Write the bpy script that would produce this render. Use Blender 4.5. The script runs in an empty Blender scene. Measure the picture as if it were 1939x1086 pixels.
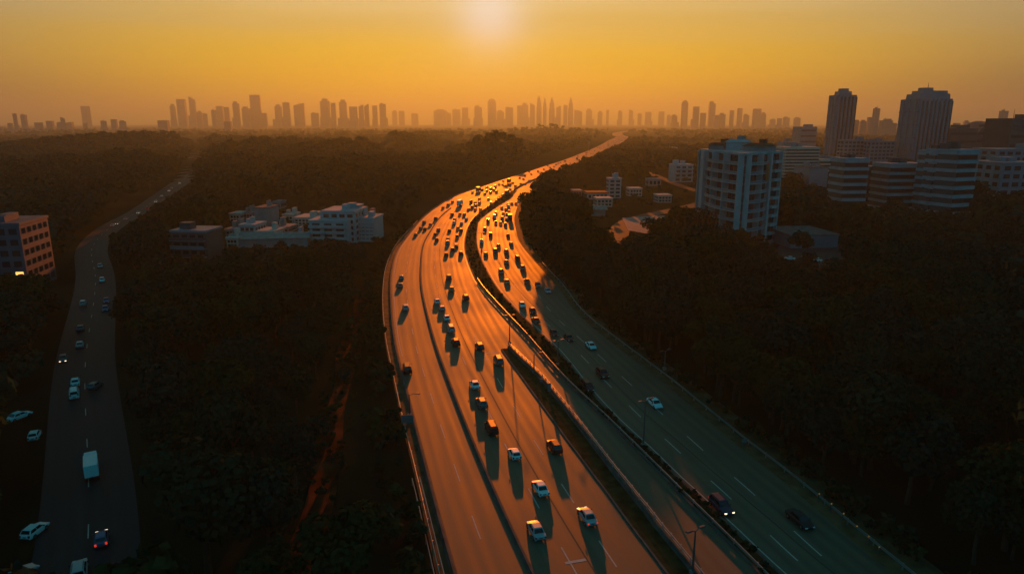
import bpy, bmesh, math, random
import numpy as np
from mathutils import Vector, Matrix

random.seed(7)
rng = np.random.default_rng(7)
SC = bpy.context.scene
COL = SC.collection
R = math.radians

# ------------------------------------------------------------------ camera, sky, sun, exposure
CAM_H = 42.0
FPX, HOR = 1293.0, 232.0                      # focal length and horizon row, in pixels of the 1939 px wide photograph
PITCH = math.atan((543 - HOR) / FPX)
cam_d = bpy.data.cameras.new('camera')
cam_d.sensor_width = 36.0
cam_d.lens = 36.0 * FPX / 1939.0
cam_d.clip_start, cam_d.clip_end = 1.0, 60000.0
cam = bpy.data.objects.new('camera', cam_d)
cam.location = (0, 0, CAM_H)
cam.rotation_euler = (math.pi / 2 - PITCH, 0, 0)
COL.objects.link(cam)
SC.camera = cam

SUN_EL, SUN_AZ = R(6.9), R(-1.75)
SUN = Vector((math.sin(SUN_AZ) * math.cos(SUN_EL), math.cos(SUN_AZ) * math.cos(SUN_EL), math.sin(SUN_EL)))
sun_d = bpy.data.lights.new('sun', 'SUN')
sun_d.energy = 5.0
sun_d.color = (1.0, 0.175, 0.004)
sun_d.angle = R(0.6)
sun = bpy.data.objects.new('sun', sun_d)
sun.rotation_euler = SUN.to_track_quat('Z', 'Y').to_euler()
sun.location = (0, 0, 300)
COL.objects.link(sun)

W = bpy.data.worlds.new('World')
SC.world = W
W.use_nodes = True
nt = W.node_tree
nt.nodes.clear()


def N(tree, typ, **kw):
    n = tree.nodes.new(typ)
    for k, v in kw.items():
        setattr(n, k, v)
    return n


def math_node(tree, op, a, b=None, c=None, clamp=False):
    n = N(tree, 'ShaderNodeMath', operation=op, use_clamp=clamp)
    for i, v in enumerate((a, b, c)):
        if v is None:
            continue
        if hasattr(v, 'is_linked'):
            tree.links.new(v, n.inputs[i])
        else:
            n.inputs[i].default_value = v
    return n.outputs[0]


def ramp(tree, fac, stops, interp='LINEAR'):
    n = N(tree, 'ShaderNodeValToRGB')
    n.color_ramp.interpolation = interp
    el = n.color_ramp.elements
    while len(el) > 1:
        el.remove(el[-1])
    el[0].position = stops[0][0]
    el[0].color = (*stops[0][1], 1)
    for p, c in stops[1:]:
        e = el.new(p)
        e.color = (*c, 1)
    tree.links.new(fac, n.inputs[0])
    return n.outputs[0]


def mixc(tree, fac, a, b, blend='MIX'):
    n = N(tree, 'ShaderNodeMix', data_type='RGBA', blend_type=blend)
    for s, v in ((n.inputs[0], fac), (n.inputs[6], a), (n.inputs[7], b)):
        if hasattr(v, 'is_linked'):
            tree.links.new(v, s)
        elif isinstance(v, (int, float)):
            s.default_value = v
        else:
            s.default_value = (*v, 1)
    return n.outputs[2]


tc = N(nt, 'ShaderNodeTexCoord')
sep = N(nt, 'ShaderNodeSeparateXYZ')
nt.links.new(tc.outputs['Generated'], sep.inputs[0])
zz = math_node(nt, 'MAXIMUM', sep.outputs[2], 0.0)
# slow streaks of high thin cloud bend the height a little
stretch = N(nt, 'ShaderNodeMapping')
stretch.inputs['Scale'].default_value = (2.2, 2.2, 34)
nt.links.new(tc.outputs['Generated'], stretch.inputs[0])
noi = N(nt, 'ShaderNodeTexNoise')
noi.inputs['Scale'].default_value = 1.0
noi.inputs['Detail'].default_value = 4
nt.links.new(stretch.outputs[0], noi.inputs['Vector'])
wob = math_node(nt, 'MULTIPLY_ADD', noi.outputs[0], 0.05, -0.025)
wob = math_node(nt, 'MULTIPLY', wob, math_node(nt, 'MULTIPLY', zz, 8.0, clamp=True))
zz = math_node(nt, 'ADD', zz, wob)
# horizontal closeness to the sun's bearing, 1 = towards it
hl = math_node(nt, 'SQRT', math_node(nt, 'ADD', math_node(nt, 'MULTIPLY', sep.outputs[0], sep.outputs[0]),
                                     math_node(nt, 'MULTIPLY', sep.outputs[1], sep.outputs[1])))
hl = math_node(nt, 'MAXIMUM', hl, 0.001)
hd = math_node(nt, 'DIVIDE', math_node(nt, 'ADD', math_node(nt, 'MULTIPLY', sep.outputs[0], math.sin(SUN_AZ)),
                                       math_node(nt, 'MULTIPLY', sep.outputs[1], math.cos(SUN_AZ))), hl)
r_sun = ramp(nt, zz, [(0.0, (0.30, 0.22, 0.002)), (0.035, (0.64, 0.35, 0.001)), (0.06, (0.70, 0.39, 0.002)), (0.09, (0.66, 0.40, 0.014)), (0.13, (0.56, 0.38, 0.085)),
                      (0.18, (0.60, 0.48, 0.23)), (0.26, (0.14, 0.18, 0.08)), (0.38, (0.003, 0.095, 0.10)), (1.0, (0.001, 0.068, 0.092))])
r_side = ramp(nt, zz, [(0.0, (0.12, 0.16, 0.042)), (0.03, (0.14, 0.115, 0.038)), (0.08, (0.33, 0.22, 0.062)), (0.13, (0.34, 0.265, 0.13)),
                       (0.18, (0.34, 0.32, 0.23)), (0.26, (0.07, 0.14, 0.09)), (0.38, (0.003, 0.095, 0.105)), (1.0, (0.001, 0.068, 0.092))])
r_back = ramp(nt, zz, [(0.0, (0.002, 0.24, 0.34)), (0.3, (0.001, 0.20, 0.29)), (1.0, (0.001, 0.072, 0.105))])
f_side = N(nt, 'ShaderNodeMapRange', interpolation_type='SMOOTHSTEP')
for i, v in ((1, 0.74), (2, 1.0)):
    f_side.inputs[i].default_value = v
nt.links.new(hd, f_side.inputs[0])
f_back = N(nt, 'ShaderNodeMapRange', interpolation_type='SMOOTHSTEP')
for i, v in ((1, -0.2), (2, 0.72)):
    f_back.inputs[i].default_value = v
nt.links.new(hd, f_back.inputs[0])
skyc = mixc(nt, f_side.outputs[0], r_side, r_sun)
skyc = mixc(nt, f_back.outputs[0], r_back, skyc)
# physical sky high up, toned towards the dusk teal
nish = N(nt, 'ShaderNodeTexSky', sky_type='NISHITA', sun_disc=False, sun_elevation=SUN_EL, sun_rotation=SUN_AZ)
nish.dust_density = 4.0
nish_t = mixc(nt, 1.0, nish.outputs[0], (0.004, 0.040, 0.050), 'MULTIPLY')
hi = math_node(nt, 'MULTIPLY', math_node(nt, 'SUBTRACT', zz, 0.35, clamp=True), 0.6, clamp=True)
skyc = mixc(nt, hi, skyc, nish_t)
# aureole and the blown-out sun behind the haze
dotn = N(nt, 'ShaderNodeVectorMath', operation='DOT_PRODUCT')
nt.links.new(tc.outputs['Generated'], dotn.inputs[0])
dotn.inputs[1].default_value = Vector((math.sin(SUN_AZ) * math.cos(R(8.1)), math.cos(SUN_AZ) * math.cos(R(8.1)), math.sin(R(8.1))))
dpos = math_node(nt, 'MAXIMUM', dotn.outputs['Value'], 0.0)
g1 = math_node(nt, 'POWER', dpos, 1100.0)
g2 = math_node(nt, 'POWER', dpos, 220.0)
glow = mixc(nt, 1.0, mixc(nt, g1, (0, 0, 0), (0.10, 0.16, 0.30)), mixc(nt, g2, (0, 0, 0), (0.03, 0.05, 0.06)), 'ADD')
g3 = math_node(nt, 'POWER', dpos, 28.0)
glow = mixc(nt, 1.0, glow, mixc(nt, g3, (0, 0, 0), (0.015, 0.025, 0.020)), 'ADD')
skyc = mixc(nt, 1.0, skyc, glow, 'ADD')
bg = N(nt, 'ShaderNodeBackground')
bg.inputs[1].default_value = 1.0
nt.links.new(skyc, bg.inputs[0])
wo = N(nt, 'ShaderNodeOutputWorld')
nt.links.new(bg.outputs[0], wo.inputs[0])

SC.view_settings.view_transform = 'Standard'
SC.view_settings.look = 'None'
SC.view_settings.exposure = 0.35
SC.view_settings.gamma = 1.0
SC.view_settings.use_curve_mapping = False
SC.cycles.use_denoising = True
SC.cycles.max_bounces = 4
SC.cycles.diffuse_bounces = 2
SC.cycles.glossy_bounces = 2
SC.cycles.volume_bounces = 0
SC.cycles.transmission_bounces = 1
SC.cycles.sample_clamp_indirect = 4.0

# ------------------------------------------------------------------ helpers
CP, SP = math.cos(PITCH), math.sin(PITCH)


def gp(px, py, z=0.0):
    """ground point (at height z) that the photograph shows at a pixel"""
    u = (px - 969.5) / FPX
    v = -(py - 543) / FPX
    dy, dz = CP + v * SP, -SP + v * CP
    t = (z - CAM_H) / dz
    return np.array([u * t, dy * t])


def at(px, d):
    """x of a pixel column at ground distance d (along y)"""
    return (px - 969.5) / FPX * d * 1.0


def ztop(py, d):
    """height shown at a pixel row at distance d"""
    v = -(py - 543) / FPX
    return CAM_H + d * (-SP + v * CP) / (CP + v * SP)


def proj(p):
    x, y, z = p[0], p[1], (p[2] if len(p) > 2 else 0.0) - CAM_H
    zc = y * CP - z * SP
    yc = y * SP + z * CP
    return 969.5 + FPX * x / zc, 543 - FPX * yc / zc


MATS = {}


def mat(name, color, rough=0.7, spec=0.3, metal=0.0, noise=0.0, scale=1.0, emit=None, estr=0.0, bump=0.0, coat=0.0):
    if name in MATS:
        return MATS[name]
    m = bpy.data.materials.new(name)
    m.use_nodes = True
    t = m.node_tree
    b = t.nodes['Principled BSDF']
    b.inputs['Base Color'].default_value = (*color, 1)
    b.inputs['Roughness'].default_value = rough
    b.inputs['Specular IOR Level'].default_value = spec
    b.inputs['Metallic'].default_value = metal
    b.inputs['Coat Weight'].default_value = coat
    b.inputs['Coat Roughness'].default_value = 0.08
    if noise or bump:
        c = N(t, 'ShaderNodeTexCoord')
        n = N(t, 'ShaderNodeTexNoise')
        n.inputs['Scale'].default_value = scale
        n.inputs['Detail'].default_value = 5
        t.links.new(c.outputs['Object'], n.inputs['Vector'])
        if noise:
            lo = tuple(max(0, k * (1 - noise)) for k in color)
            hi_ = tuple(min(1, k * (1 + noise)) for k in color)
            t.links.new(ramp(t, n.outputs[0], [(0.3, lo), (0.7, hi_)]), b.inputs['Base Color'])
        if bump:
            bn = N(t, 'ShaderNodeBump')
            bn.inputs['Strength'].default_value = bump
            t.links.new(n.outputs[0], bn.inputs['Height'])
            t.links.new(bn.outputs[0], b.inputs['Normal'])
    if emit:
        b.inputs['Emission Color'].default_value = (*emit, 1)
        b.inputs['Emission Strength'].default_value = estr
    MATS[name] = m
    return m


class MB:
    """collects boxes, prisms and strips; build() links them as ONE mesh object"""

    def __init__(self):
        self.v, self.f, self.m = [], [], []
        self.mats = []

    def mi(self, m):
        if m not in self.mats:
            self.mats.append(m)
        return self.mats.index(m)

    def add(self, vs, fs, m):
        o = len(self.v)
        k = self.mi(m)
        self.v += [tuple(map(float, p)) for p in vs]
        for f in fs:
            self.f.append([i + o for i in f])
            self.m.append(k)

    def box(self, c, s, m, rz=0.0, taper=1.0):
        cx, cy, cz = c
        hx, hy, hz = s[0] / 2, s[1] / 2, s[2] / 2
        ca, sa = math.cos(rz), math.sin(rz)
        vs = []
        for dz, k in ((-hz, 1.0), (hz, taper)):
            for dx, dy in ((-hx, -hy), (hx, -hy), (hx, hy), (-hx, hy)):
                x, y = dx * k, dy * k
                vs.append((cx + x * ca - y * sa, cy + x * sa + y * ca, cz + dz))
        self.add(vs, [(3, 2, 1, 0), (4, 5, 6, 7), (0, 1, 5, 4), (1, 2, 6, 5), (2, 3, 7, 6), (3, 0, 4, 7)], m)
        return self

    def prism(self, poly, z0, z1, m, poly1=None):
        n = len(poly)
        p1 = poly1 or poly
        vs = [(p[0], p[1], z0) for p in poly] + [(p[0], p[1], z1) for p in p1]
        fs = [tuple(range(n - 1, -1, -1)), tuple(range(n, 2 * n))]
        fs += [(i, (i + 1) % n, n + (i + 1) % n, n + i) for i in range(n)]
        self.add(vs, fs, m)
        return self

    def tube(self, p0, p1, r0, r1, m, n=6):
        p0, p1 = Vector(p0), Vector(p1)
        q = (p1 - p0).to_track_quat('Z', 'Y')
        vs = []
        for p, r in ((p0, r0), (p1, r1)):
            for i in range(n):
                a = 2 * math.pi * i / n
                vs.append(p + q @ Vector((r * math.cos(a), r * math.sin(a), 0)))
        fs = [(i, (i + 1) % n, n + (i + 1) % n, n + i) for i in range(n)] + [tuple(range(n - 1, -1, -1)), tuple(range(n, 2 * n))]
        self.add(vs, fs, m)
        return self

    def loft(self, rings, m, cap=True):
        n = len(rings[0])
        vs = [p for r in rings for p in r]
        fs = []
        for k in range(len(rings) - 1):
            for i in range(n):
                fs.append((k * n + i, k * n + (i + 1) % n, (k + 1) * n + (i + 1) % n, (k + 1) * n + i))
        if cap:
            fs.append(tuple(range(n - 1, -1, -1)))
            e = (len(rings) - 1) * n
            fs.append(tuple(range(e, e + n)))
        self.add(vs, fs, m)
        return self

    def mesh(self, name, bevel=0.0, smooth=False):
        me = bpy.data.meshes.new(name)
        me.from_pydata(self.v, [], self.f)
        for m in self.mats:
            me.materials.append(m)
        me.polygons.foreach_set('material_index', self.m)
        bm = bmesh.new()
        bm.from_mesh(me)
        bmesh.ops.recalc_face_normals(bm, faces=bm.faces)
        if bevel:
            es = [e for e in bm.edges if len(e.link_faces) == 2 and e.calc_face_angle(0) > 0.5]
            bmesh.ops.bevel(bm, geom=es, offset=bevel, segments=2, affect='EDGES', clamp_overlap=True)
        bm.to_mesh(me)
        bm.free()
        if smooth:
            me.polygons.foreach_set('use_smooth', [True] * len(me.polygons))
        me.update()
        return me

    def build(self, name, parent=None, bevel=0.0, smooth=False):
        return link(name, self.mesh(name, bevel, smooth), parent)


def link(name, data, parent=None):
    o = bpy.data.objects.new(name, data)
    COL.objects.link(o)
    if parent is not None:
        o.parent = parent
    return o


def tag(o, label=None, cat=None, group=None, kind=None):
    for k, v in (('label', label), ('category', cat), ('group', group), ('kind', kind)):
        if v:
            o[k] = v
    return o


def thing(name, label, cat, loc=(0, 0, 0), rz=0.0, group=None):
    o = link(name, None)
    o.location = loc
    o.rotation_euler = (0, 0, rz)
    return tag(o, label, cat, group)


def np_mesh(name, verts, quads, mats, midx=None, smooth=False):
    me = bpy.data.meshes.new(name)
    verts = np.asarray(verts, dtype=np.float32)
    quads = np.asarray(quads, dtype=np.int32)
    nv, nf, k = len(verts), len(quads), quads.shape[1]
    me.vertices.add(nv)
    me.vertices.foreach_set('co', verts.ravel())
    me.loops.add(nf * k)
    me.loops.foreach_set('vertex_index', quads.ravel())
    me.polygons.add(nf)
    me.polygons.foreach_set('loop_start', np.arange(0, nf * k, k, dtype=np.int32))
    for m in mats:
        me.materials.append(m)
    if midx is not None:
        me.polygons.foreach_set('material_index', np.asarray(midx, dtype=np.int32))
    if smooth:
        me.polygons.foreach_set('use_smooth', np.ones(nf, dtype=bool))
    me.update(calc_edges=True)
    return me


def catmull(pts, step=3.0):
    pts = [np.asarray(p, float) for p in pts]
    P_ = [2 * pts[0] - pts[1]] + pts + [2 * pts[-1] - pts[-2]]
    out = []
    for i in range(1, len(P_) - 2):
        p0, p1, p2, p3 = P_[i - 1:i + 3]
        n = max(2, int(np.linalg.norm(p2 - p1) / step))
        for k in range(n):
            t = k / n
            out.append(0.5 * (2 * p1 + (p2 - p0) * t + (2 * p0 - 5 * p1 + 4 * p2 - p3) * t * t + (3 * p1 - p0 - 3 * p2 + p3) * t ** 3))
    out.append(P_[-2])
    return np.array(out)


def fair(c, n=6):
    c = c.copy()
    for _ in range(n):
        c[1:-1] = 0.25 * c[:-2] + 0.5 * c[1:-1] + 0.25 * c[2:]
    return c


class Path:
    def __init__(self, pts, step=3.0, smooth=8):
        c = catmull(pts, step)
        c = fair(c, smooth)
        self.p = c
        d = np.linalg.norm(np.diff(c, axis=0), axis=1)
        self.s = np.concatenate([[0], np.cumsum(d)])
        t = np.gradient(c, axis=0)
        t /= np.linalg.norm(t, axis=1)[:, None]
        self.t = t
        self.L = self.s[-1]

    def pos(self, s, off=0.0):
        x = np.interp(s, self.s, self.p[:, 0])
        y = np.interp(s, self.s, self.p[:, 1])
        tx = np.interp(s, self.s, self.t[:, 0])
        ty = np.interp(s, self.s, self.t[:, 1])
        n = np.sqrt(tx * tx + ty * ty)
        tx, ty = tx / n, ty / n
        return np.stack([x + ty * off, y - tx * off], -1)      # positive offset = to the right of travel

    def head(self, s):
        return math.atan2(np.interp(s, self.s, self.t[:, 1]), np.interp(s, self.s, self.t[:, 0]))

    def locate(self, q):
        d = self.p - np.asarray(q)[None]
        i = int(np.argmin((d ** 2).sum(1)))
        rel = np.asarray(q) - self.p[i]
        s = self.s[i] + float(rel @ self.t[i])
        off = float(rel @ np.array([self.t[i][1], -self.t[i][0]]))
        return s, off


# ------------------------------------------------------------------ road geometry, from the photograph's edges to ground metres
PX = dict(
    slip=[(868, 1086), (841, 991), (813, 884), (794, 815), (768, 715), (757, 677), (747, 619), (743, 558), (744, 511), (752, 478), (769, 453), (797, 418),
          (834, 388), (860, 372), (887, 362), (929, 348), (952, 340), (998, 326), (1030, 315), (1065, 304), (1099, 291), (1126, 280), (1142, 272), (1152, 266)],
    bar=[(1007, 1086), (963, 996), (929, 918), (887, 820), (849, 721), (826, 660), (808, 594), (797, 541), (797, 497), (802, 461), (821, 428), (830, 415), (855, 393)],
    med1l=[(1422, 1072), (1378, 1029), (1317, 964), (1239, 890), (1193, 840), (1156, 803), (1105, 757), (1055, 710), (1004, 645), (965, 605), (935, 572),
           (910, 544), (893, 514), (882, 481), (880, 455), (885, 432), (901, 409), (929, 388), (961, 367)],
    med1r=[(1471, 1078), (1409, 1017), (1347, 967), (1298, 914), (1230, 852), (1177, 800), (1127, 757), (1084, 692), (1037, 641), (990, 600), (954, 561),
           (929, 525), (913, 495), (904, 461), (903, 441), (908, 416), (924, 404), (947, 388), (970, 375)],
    right=[(1672, 1078), (1626, 1035), (1564, 976), (1502, 924), (1456, 887), (1394, 840), (1341, 800), (1304, 760), (1249, 719), (1193, 675), (1149, 641),
           (1091, 595), (1059, 544), (1018, 500), (982, 455), (976, 430), (977, 400), (1042, 330), (1069, 314), (1099, 298), (1127, 287), (1168, 272.5)],
    med2l=[(1258, 1086), (1230, 1041), (1193, 992), (1153, 942), (1121, 900), (1095, 859), (1062, 817), (1031, 779), (1004, 735), (976, 701), (949, 663)],
    med2r=[(1310, 1086), (1298, 1057), (1255, 1004), (1208, 955), (1163, 898), (1110, 821), (1055, 755), (1004, 690), (957, 660)],
    out=[(828, 1086), (800, 940), (763, 801), (747, 721), (733, 660), (725, 586), (726, 547), (730, 511), (739, 486), (763, 450), (791, 420)],
)
WORLD = {k: [gp(*p) for p in v] for k, v in PX.items()}
slip_path = Path(WORLD['slip'])
far_bar = [slip_path.pos(slip_path.locate(gp(*p))[0], 9.5) for p in PX['slip'][13:]]
e = WORLD['bar'][0] - WORLD['bar'][1]
beyond = [gp(1172, 259), gp(1165, 255.5), gp(1172, 250), gp(1215, 245), gp(1260, 241)]
REF = Path([WORLD['bar'][0] + e * 5.0] + WORLD['bar'] + far_bar + beyond, 3.0, 14)
EDGE = {}
for k, v in WORLD.items():
    if k == 'bar':
        continue
    so = sorted(REF.locate(p) for p in v)
    EDGE[k] = (np.array([a for a, b in so]), np.array([b for a, b in so]))
S_FAR = REF.locate(gp(961, 367))[0]
S_MERGE = REF.locate(gp(855, 393))[0]
S_NOSE = REF.locate(gp(955, 661))[0]
S_END = REF.L
for k, o in (('med1l', 13.5), ('med1r', 15.0)):        # beyond the bend only a narrow barrier divides the two directions
    s_, o_ = EDGE[k]
    EDGE[k] = (np.concatenate([s_, [S_FAR + 60, S_END]]), np.concatenate([o_, [o, o]]))
s_, o_ = EDGE['right']
keep = s_ < S_FAR - 40
EDGE['right'] = (np.concatenate([s_[keep], [S_FAR + 60, S_END]]), np.concatenate([o_[keep], [28.5, 28.5]]))
s_, o_ = EDGE['slip']
EDGE['slip'] = (np.concatenate([s_[s_ < S_FAR], [S_FAR + 60, S_END]]), np.concatenate([o_[s_ < S_FAR], [-9.5, -9.5]]))


def edge_off(k, s):
    o = np.interp(s, *EDGE[k])
    a = np.interp(np.asarray(s) - 8, *EDGE[k])
    b = np.interp(np.asarray(s) + 8, *EDGE[k])
    return (o + a + b) / 3


def stations(s0, s1):
    out = [s0]
    while out[-1] < s1:
        out.append(out[-1] + 3.0 + max(0, out[-1] - 300) * 0.012)
    out[-1] = s1
    return np.array(out)


def asphalt_mat(name, base, lane, spec=0.5):
    m = bpy.data.materials.new(name)
    m.use_nodes = True
    t = m.node_tree
    b = t.nodes['Principled BSDF']
    uv = N(t, 'ShaderNodeUVMap')
    sp_ = N(t, 'ShaderNodeSeparateXYZ')
    t.links.new(uv.outputs[0], sp_.inputs[0])
    # two worn wheel tracks per lane, with a darker oil line between them
    ph = math_node(t, 'MULTIPLY', sp_.outputs[0], 2 * math.pi / (lane / 2))
    trk = math_node(t, 'MULTIPLY_ADD', math_node(t, 'COSINE', ph), 0.5, 0.5)
    mp = N(t, 'ShaderNodeMapping')
    mp.inputs['Scale'].default_value = (1.1, 0.03, 1)
    t.links.new(uv.outputs[0], mp.inputs[0])
    n1 = N(t, 'ShaderNodeTexNoise')
    n1.inputs['Scale'].default_value = 1.0
    n1.inputs['Detail'].default_value = 4
    t.links.new(mp.outputs[0], n1.inputs['Vector'])
    c = N(t, 'ShaderNodeTexCoord')
    n2 = N(t, 'ShaderNodeTexNoise')
    n2.inputs['Scale'].default_value = 0.06
    n2.inputs['Detail'].default_value = 6
    t.links.new(c.outputs['Object'], n2.inputs['Vector'])
    n3 = N(t, 'ShaderNodeTexNoise')
    n3.inputs['Scale'].default_value = 6.0
    n3.inputs['Detail'].default_value = 3
    t.links.new(c.outputs['Object'], n3.inputs['Vector'])
    v = math_node(t, 'ADD', math_node(t, 'MULTIPLY', n1.outputs[0], 0.6), math_node(t, 'MULTIPLY', n2.outputs[0], 0.5))
    v = math_node(t, 'ADD', v, math_node(t, 'MULTIPLY', n3.outputs[0], 0.15))
    v = math_node(t, 'MULTIPLY_ADD', trk, -0.16, v)
    lo = tuple(k * 0.62 for k in base)
    hi_ = tuple(k * 1.35 for k in base)
    t.links.new(ramp(t, v, [(0.35, lo), (0.85, hi_)]), b.inputs['Base Color'])
    t.links.new(math_node(t, 'MULTIPLY_ADD', v, 0.30, 0.50), b.inputs['Roughness'])
    b.inputs['Specular IOR Level'].default_value = spec
    bn = N(t, 'ShaderNodeBump')
    bn.inputs['Strength'].default_value = 0.12
    bn.inputs['Distance'].default_value = 0.02
    t.links.new(n3.outputs[0], bn.inputs['Height'])
    t.links.new(bn.outputs[0], b.inputs['Normal'])
    MATS[name] = m
    return m


def sheet(name, path, s, lo, ro, z, m, parent=None, cols=3):
    """a strip of ground along a path between two offsets (arrays), at height z, with metre UVs"""
    s = np.asarray(s)
    fr = np.linspace(0, 1, cols)
    vs, uv = [], []
    for f in fr:
        off = lo + (ro - lo) * f
        p = np.stack([np.append(path.pos(si, oi), z) for si, oi in zip(s, off)])
        vs.append(p)
        uv.append(np.stack([off, s], -1))
    V = np.stack(vs, 1).reshape(-1, 3)
    U = np.stack(uv, 1).reshape(-1, 2)
    n = len(s)
    q = [(i * cols + j, i * cols + j + 1, (i + 1) * cols + j + 1, (i + 1) * cols + j) for i in range(n - 1) for j in range(cols - 1)]
    me = np_mesh(name, V, q, [m])
    L = me.uv_layers.new(name='uv')
    L.data.foreach_set('uv', U[np.array(q).ravel()].astype(np.float32).ravel())
    return link(name, me, parent)


def bank(name, path, s, prof, m, parent=None):
    """an extruded profile [(offset array, z)] along a path (kerbs, barriers, rails)"""
    mb = MB()
    rings = []
    for i, si in enumerate(s):
        rings.append([(*path.pos(si, (o[i] if hasattr(o, '__len__') else o)), z) for o, z in prof])
    mb.loft(rings, m)
    return mb.build(name, parent)


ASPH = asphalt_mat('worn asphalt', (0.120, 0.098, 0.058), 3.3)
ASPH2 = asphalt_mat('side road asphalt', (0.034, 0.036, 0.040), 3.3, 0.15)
PAINT = mat('road paint', (0.46, 0.44, 0.40), 0.7, 0.3, noise=0.2, scale=3)
YPAINT = mat('yellow road paint', (0.70, 0.52, 0.16), 0.55, 0.4, noise=0.2, scale=3)
CONC = mat('concrete', (0.24, 0.225, 0.20), 0.85, 0.25, noise=0.25, scale=0.8)
CONC_D = mat('stained concrete', (0.10, 0.093, 0.085), 0.9, 0.2, noise=0.35, scale=0.7)
STEEL = mat('galvanised steel', (0.42, 0.43, 0.44), 0.4, 0.5, metal=0.8)
GRASSY = mat('median turf', (0.055, 0.045, 0.018), 1.0, 0.01, noise=0.5, scale=0.9)
EARTH = mat('red earth', (0.085, 0.022, 0.010), 1.0, 0.04, noise=0.95, scale=0.22)
VERGE = mat('verge earth', (0.15, 0.085, 0.04), 0.9, 0.12, noise=0.45, scale=0.5)
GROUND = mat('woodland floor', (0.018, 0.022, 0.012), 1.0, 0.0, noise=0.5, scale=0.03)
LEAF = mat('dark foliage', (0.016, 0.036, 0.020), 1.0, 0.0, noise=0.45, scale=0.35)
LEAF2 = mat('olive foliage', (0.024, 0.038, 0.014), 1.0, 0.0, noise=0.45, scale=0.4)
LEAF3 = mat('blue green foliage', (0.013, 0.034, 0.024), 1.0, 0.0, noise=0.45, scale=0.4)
BARK = mat('bark', (0.060, 0.042, 0.028), 0.95, 0.05, noise=0.3, scale=4)

# terrain: flat by the roads, with low wooded hills beyond
HILLS = []
for px, base, top, wpx, dep in ((935, 312, 257, 80, 140), (735, 282, 252, 45, 160), (520, 318, 283, 120, 150), (660, 300, 266, 90, 170), (1205, 318, 286, 60, 90),
                                (450, 300, 262, 70, 220), (130, 345, 318, 150, 120), (300, 318, 285, 45, 120), (60, 300, 262, 140, 260), (250, 285, 259, 100, 260),
                                (800, 268, 249, 60, 260), (1040, 256, 238, 70, 300), (640, 345, 318, 60, 80)):
    p = gp(px, base)
    HILLS.append((p[0], p[1] + dep * 0.6, wpx / FPX * p[1], dep, max(4, (ztop(top, p[1] + dep * 0.6) - 9) * 1.15)))


def hill_z(x, y):
    z = np.zeros_like(np.asarray(x, float))
    for hx, hy, rx, ry, h in HILLS:
        z = z + h * np.exp(-((x - hx) / rx) ** 2 - ((y - hy) / ry) ** 2)
    return z


SIDE = Path([gp(p, q) for p, q in ((158, 1150), (166, 1086), (170, 950), (163, 800), (160, 700), (168, 630), (178, 570), (181, 520), (172, 478), (182, 455), (212, 428), (260, 402),
                                   (300, 374), (330, 354), (352, 335), (364, 310), (376, 284), (368, 272), (340, 262))], 4.0, 10)
S2 = Path([gp(p, q) for p, q in ((660, 262), (690, 276), (722, 288), (762, 299), (810, 303), (870, 308), (905, 313), (940, 318))], 6.0, 4)     # far country road in the valley
S3 = Path([gp(p, q) for p, q in ((1165, 470), (1180, 425), (1225, 408), (1300, 392), (1345, 380))], 4.0, 4)    # access road on the right
S4 = Path([gp(p, q) for p, q in ((1150, 312), (1195, 318), (1235, 330), (1290, 352), (1340, 366))], 4.0, 4)
PATHS = [(REF, -16, 36), (SIDE, -6, 6), (S2, -7, 7), (S3, -6, 6), (S4, -5, 5)]


def road_clear(x, y):
    """1 away from roads, falling to 0 on them (arrays)"""
    out = np.ones_like(x)
    for P_, a, b in PATHS:
        pts = P_.p[::3]
        for i0 in range(0, len(x), 4000):
            xs, ys = x[i0:i0 + 4000], y[i0:i0 + 4000]
            d = np.sqrt(((xs[:, None] - pts[None, :, 0]) ** 2 + (ys[:, None] - pts[None, :, 1]) ** 2).min(1))
            w = max(abs(a), b)
            out[i0:i0 + 4000] = np.minimum(out[i0:i0 + 4000], np.clip((d - w - 2) / 30, 0, 1))
    return out


def ground_z(x, y):
    x = np.asarray(x, float)
    y = np.asarray(y, float)
    k = road_clear(x.ravel(), y.ravel()).reshape(x.shape)
    k = k * k * (3 - 2 * k)
    return hill_z(x, y) * k


def make_ground():
    u = np.linspace(-1, 1, 181)
    xs = np.sign(u) * (np.abs(u) * 900 + np.abs(u) ** 5 * 12500)
    ys = np.concatenate([[-3000, -800, -200], np.arange(0, 1500, 14), 1500 * 1.06 ** np.arange(0, 39)])
    X, Y = np.meshgrid(xs, ys)
    Z = ground_z(X, Y) - 0.05
    far = np.clip((Y - 300) / 600, 0, 1)
    Z += far * road_clear(X.ravel(), Y.ravel()).reshape(X.shape) * (1.2 * np.sin(X / 63 + Y / 91) * np.sin(Y / 77))
    V = np.stack([X, Y, Z], -1).reshape(-1, 3)
    n, m = len(ys), len(xs)
    i, j = np.meshgrid(np.arange(n - 1), np.arange(m - 1), indexing='ij')
    a = (i * m + j).ravel()
    q = np.stack([a, a + 1, a + m + 1, a + m], -1)
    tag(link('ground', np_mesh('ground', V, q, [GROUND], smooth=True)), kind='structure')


make_ground()
GMAX = 14000

# haze: one closed box of even, pale air round everything
HZ = bpy.data.materials.new('haze air')
HZ.use_nodes = True
t = HZ.node_tree
t.nodes.clear()
pv = N(t, 'ShaderNodeVolumePrincipled')
pv.inputs['Color'].default_value = (0.38, 0.66, 0.74, 1)
pv.inputs['Density'].default_value = 1.75e-4
pv.inputs['Anisotropy'].default_value = 0.50
ho = N(t, 'ShaderNodeOutputMaterial')
t.links.new(pv.outputs[0], ho.inputs['Volume'])
hb = MB().box((0, 5500, 192), (30000, 20000, 392), HZ).build('haze')
tag(hb, kind='stuff')

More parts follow.
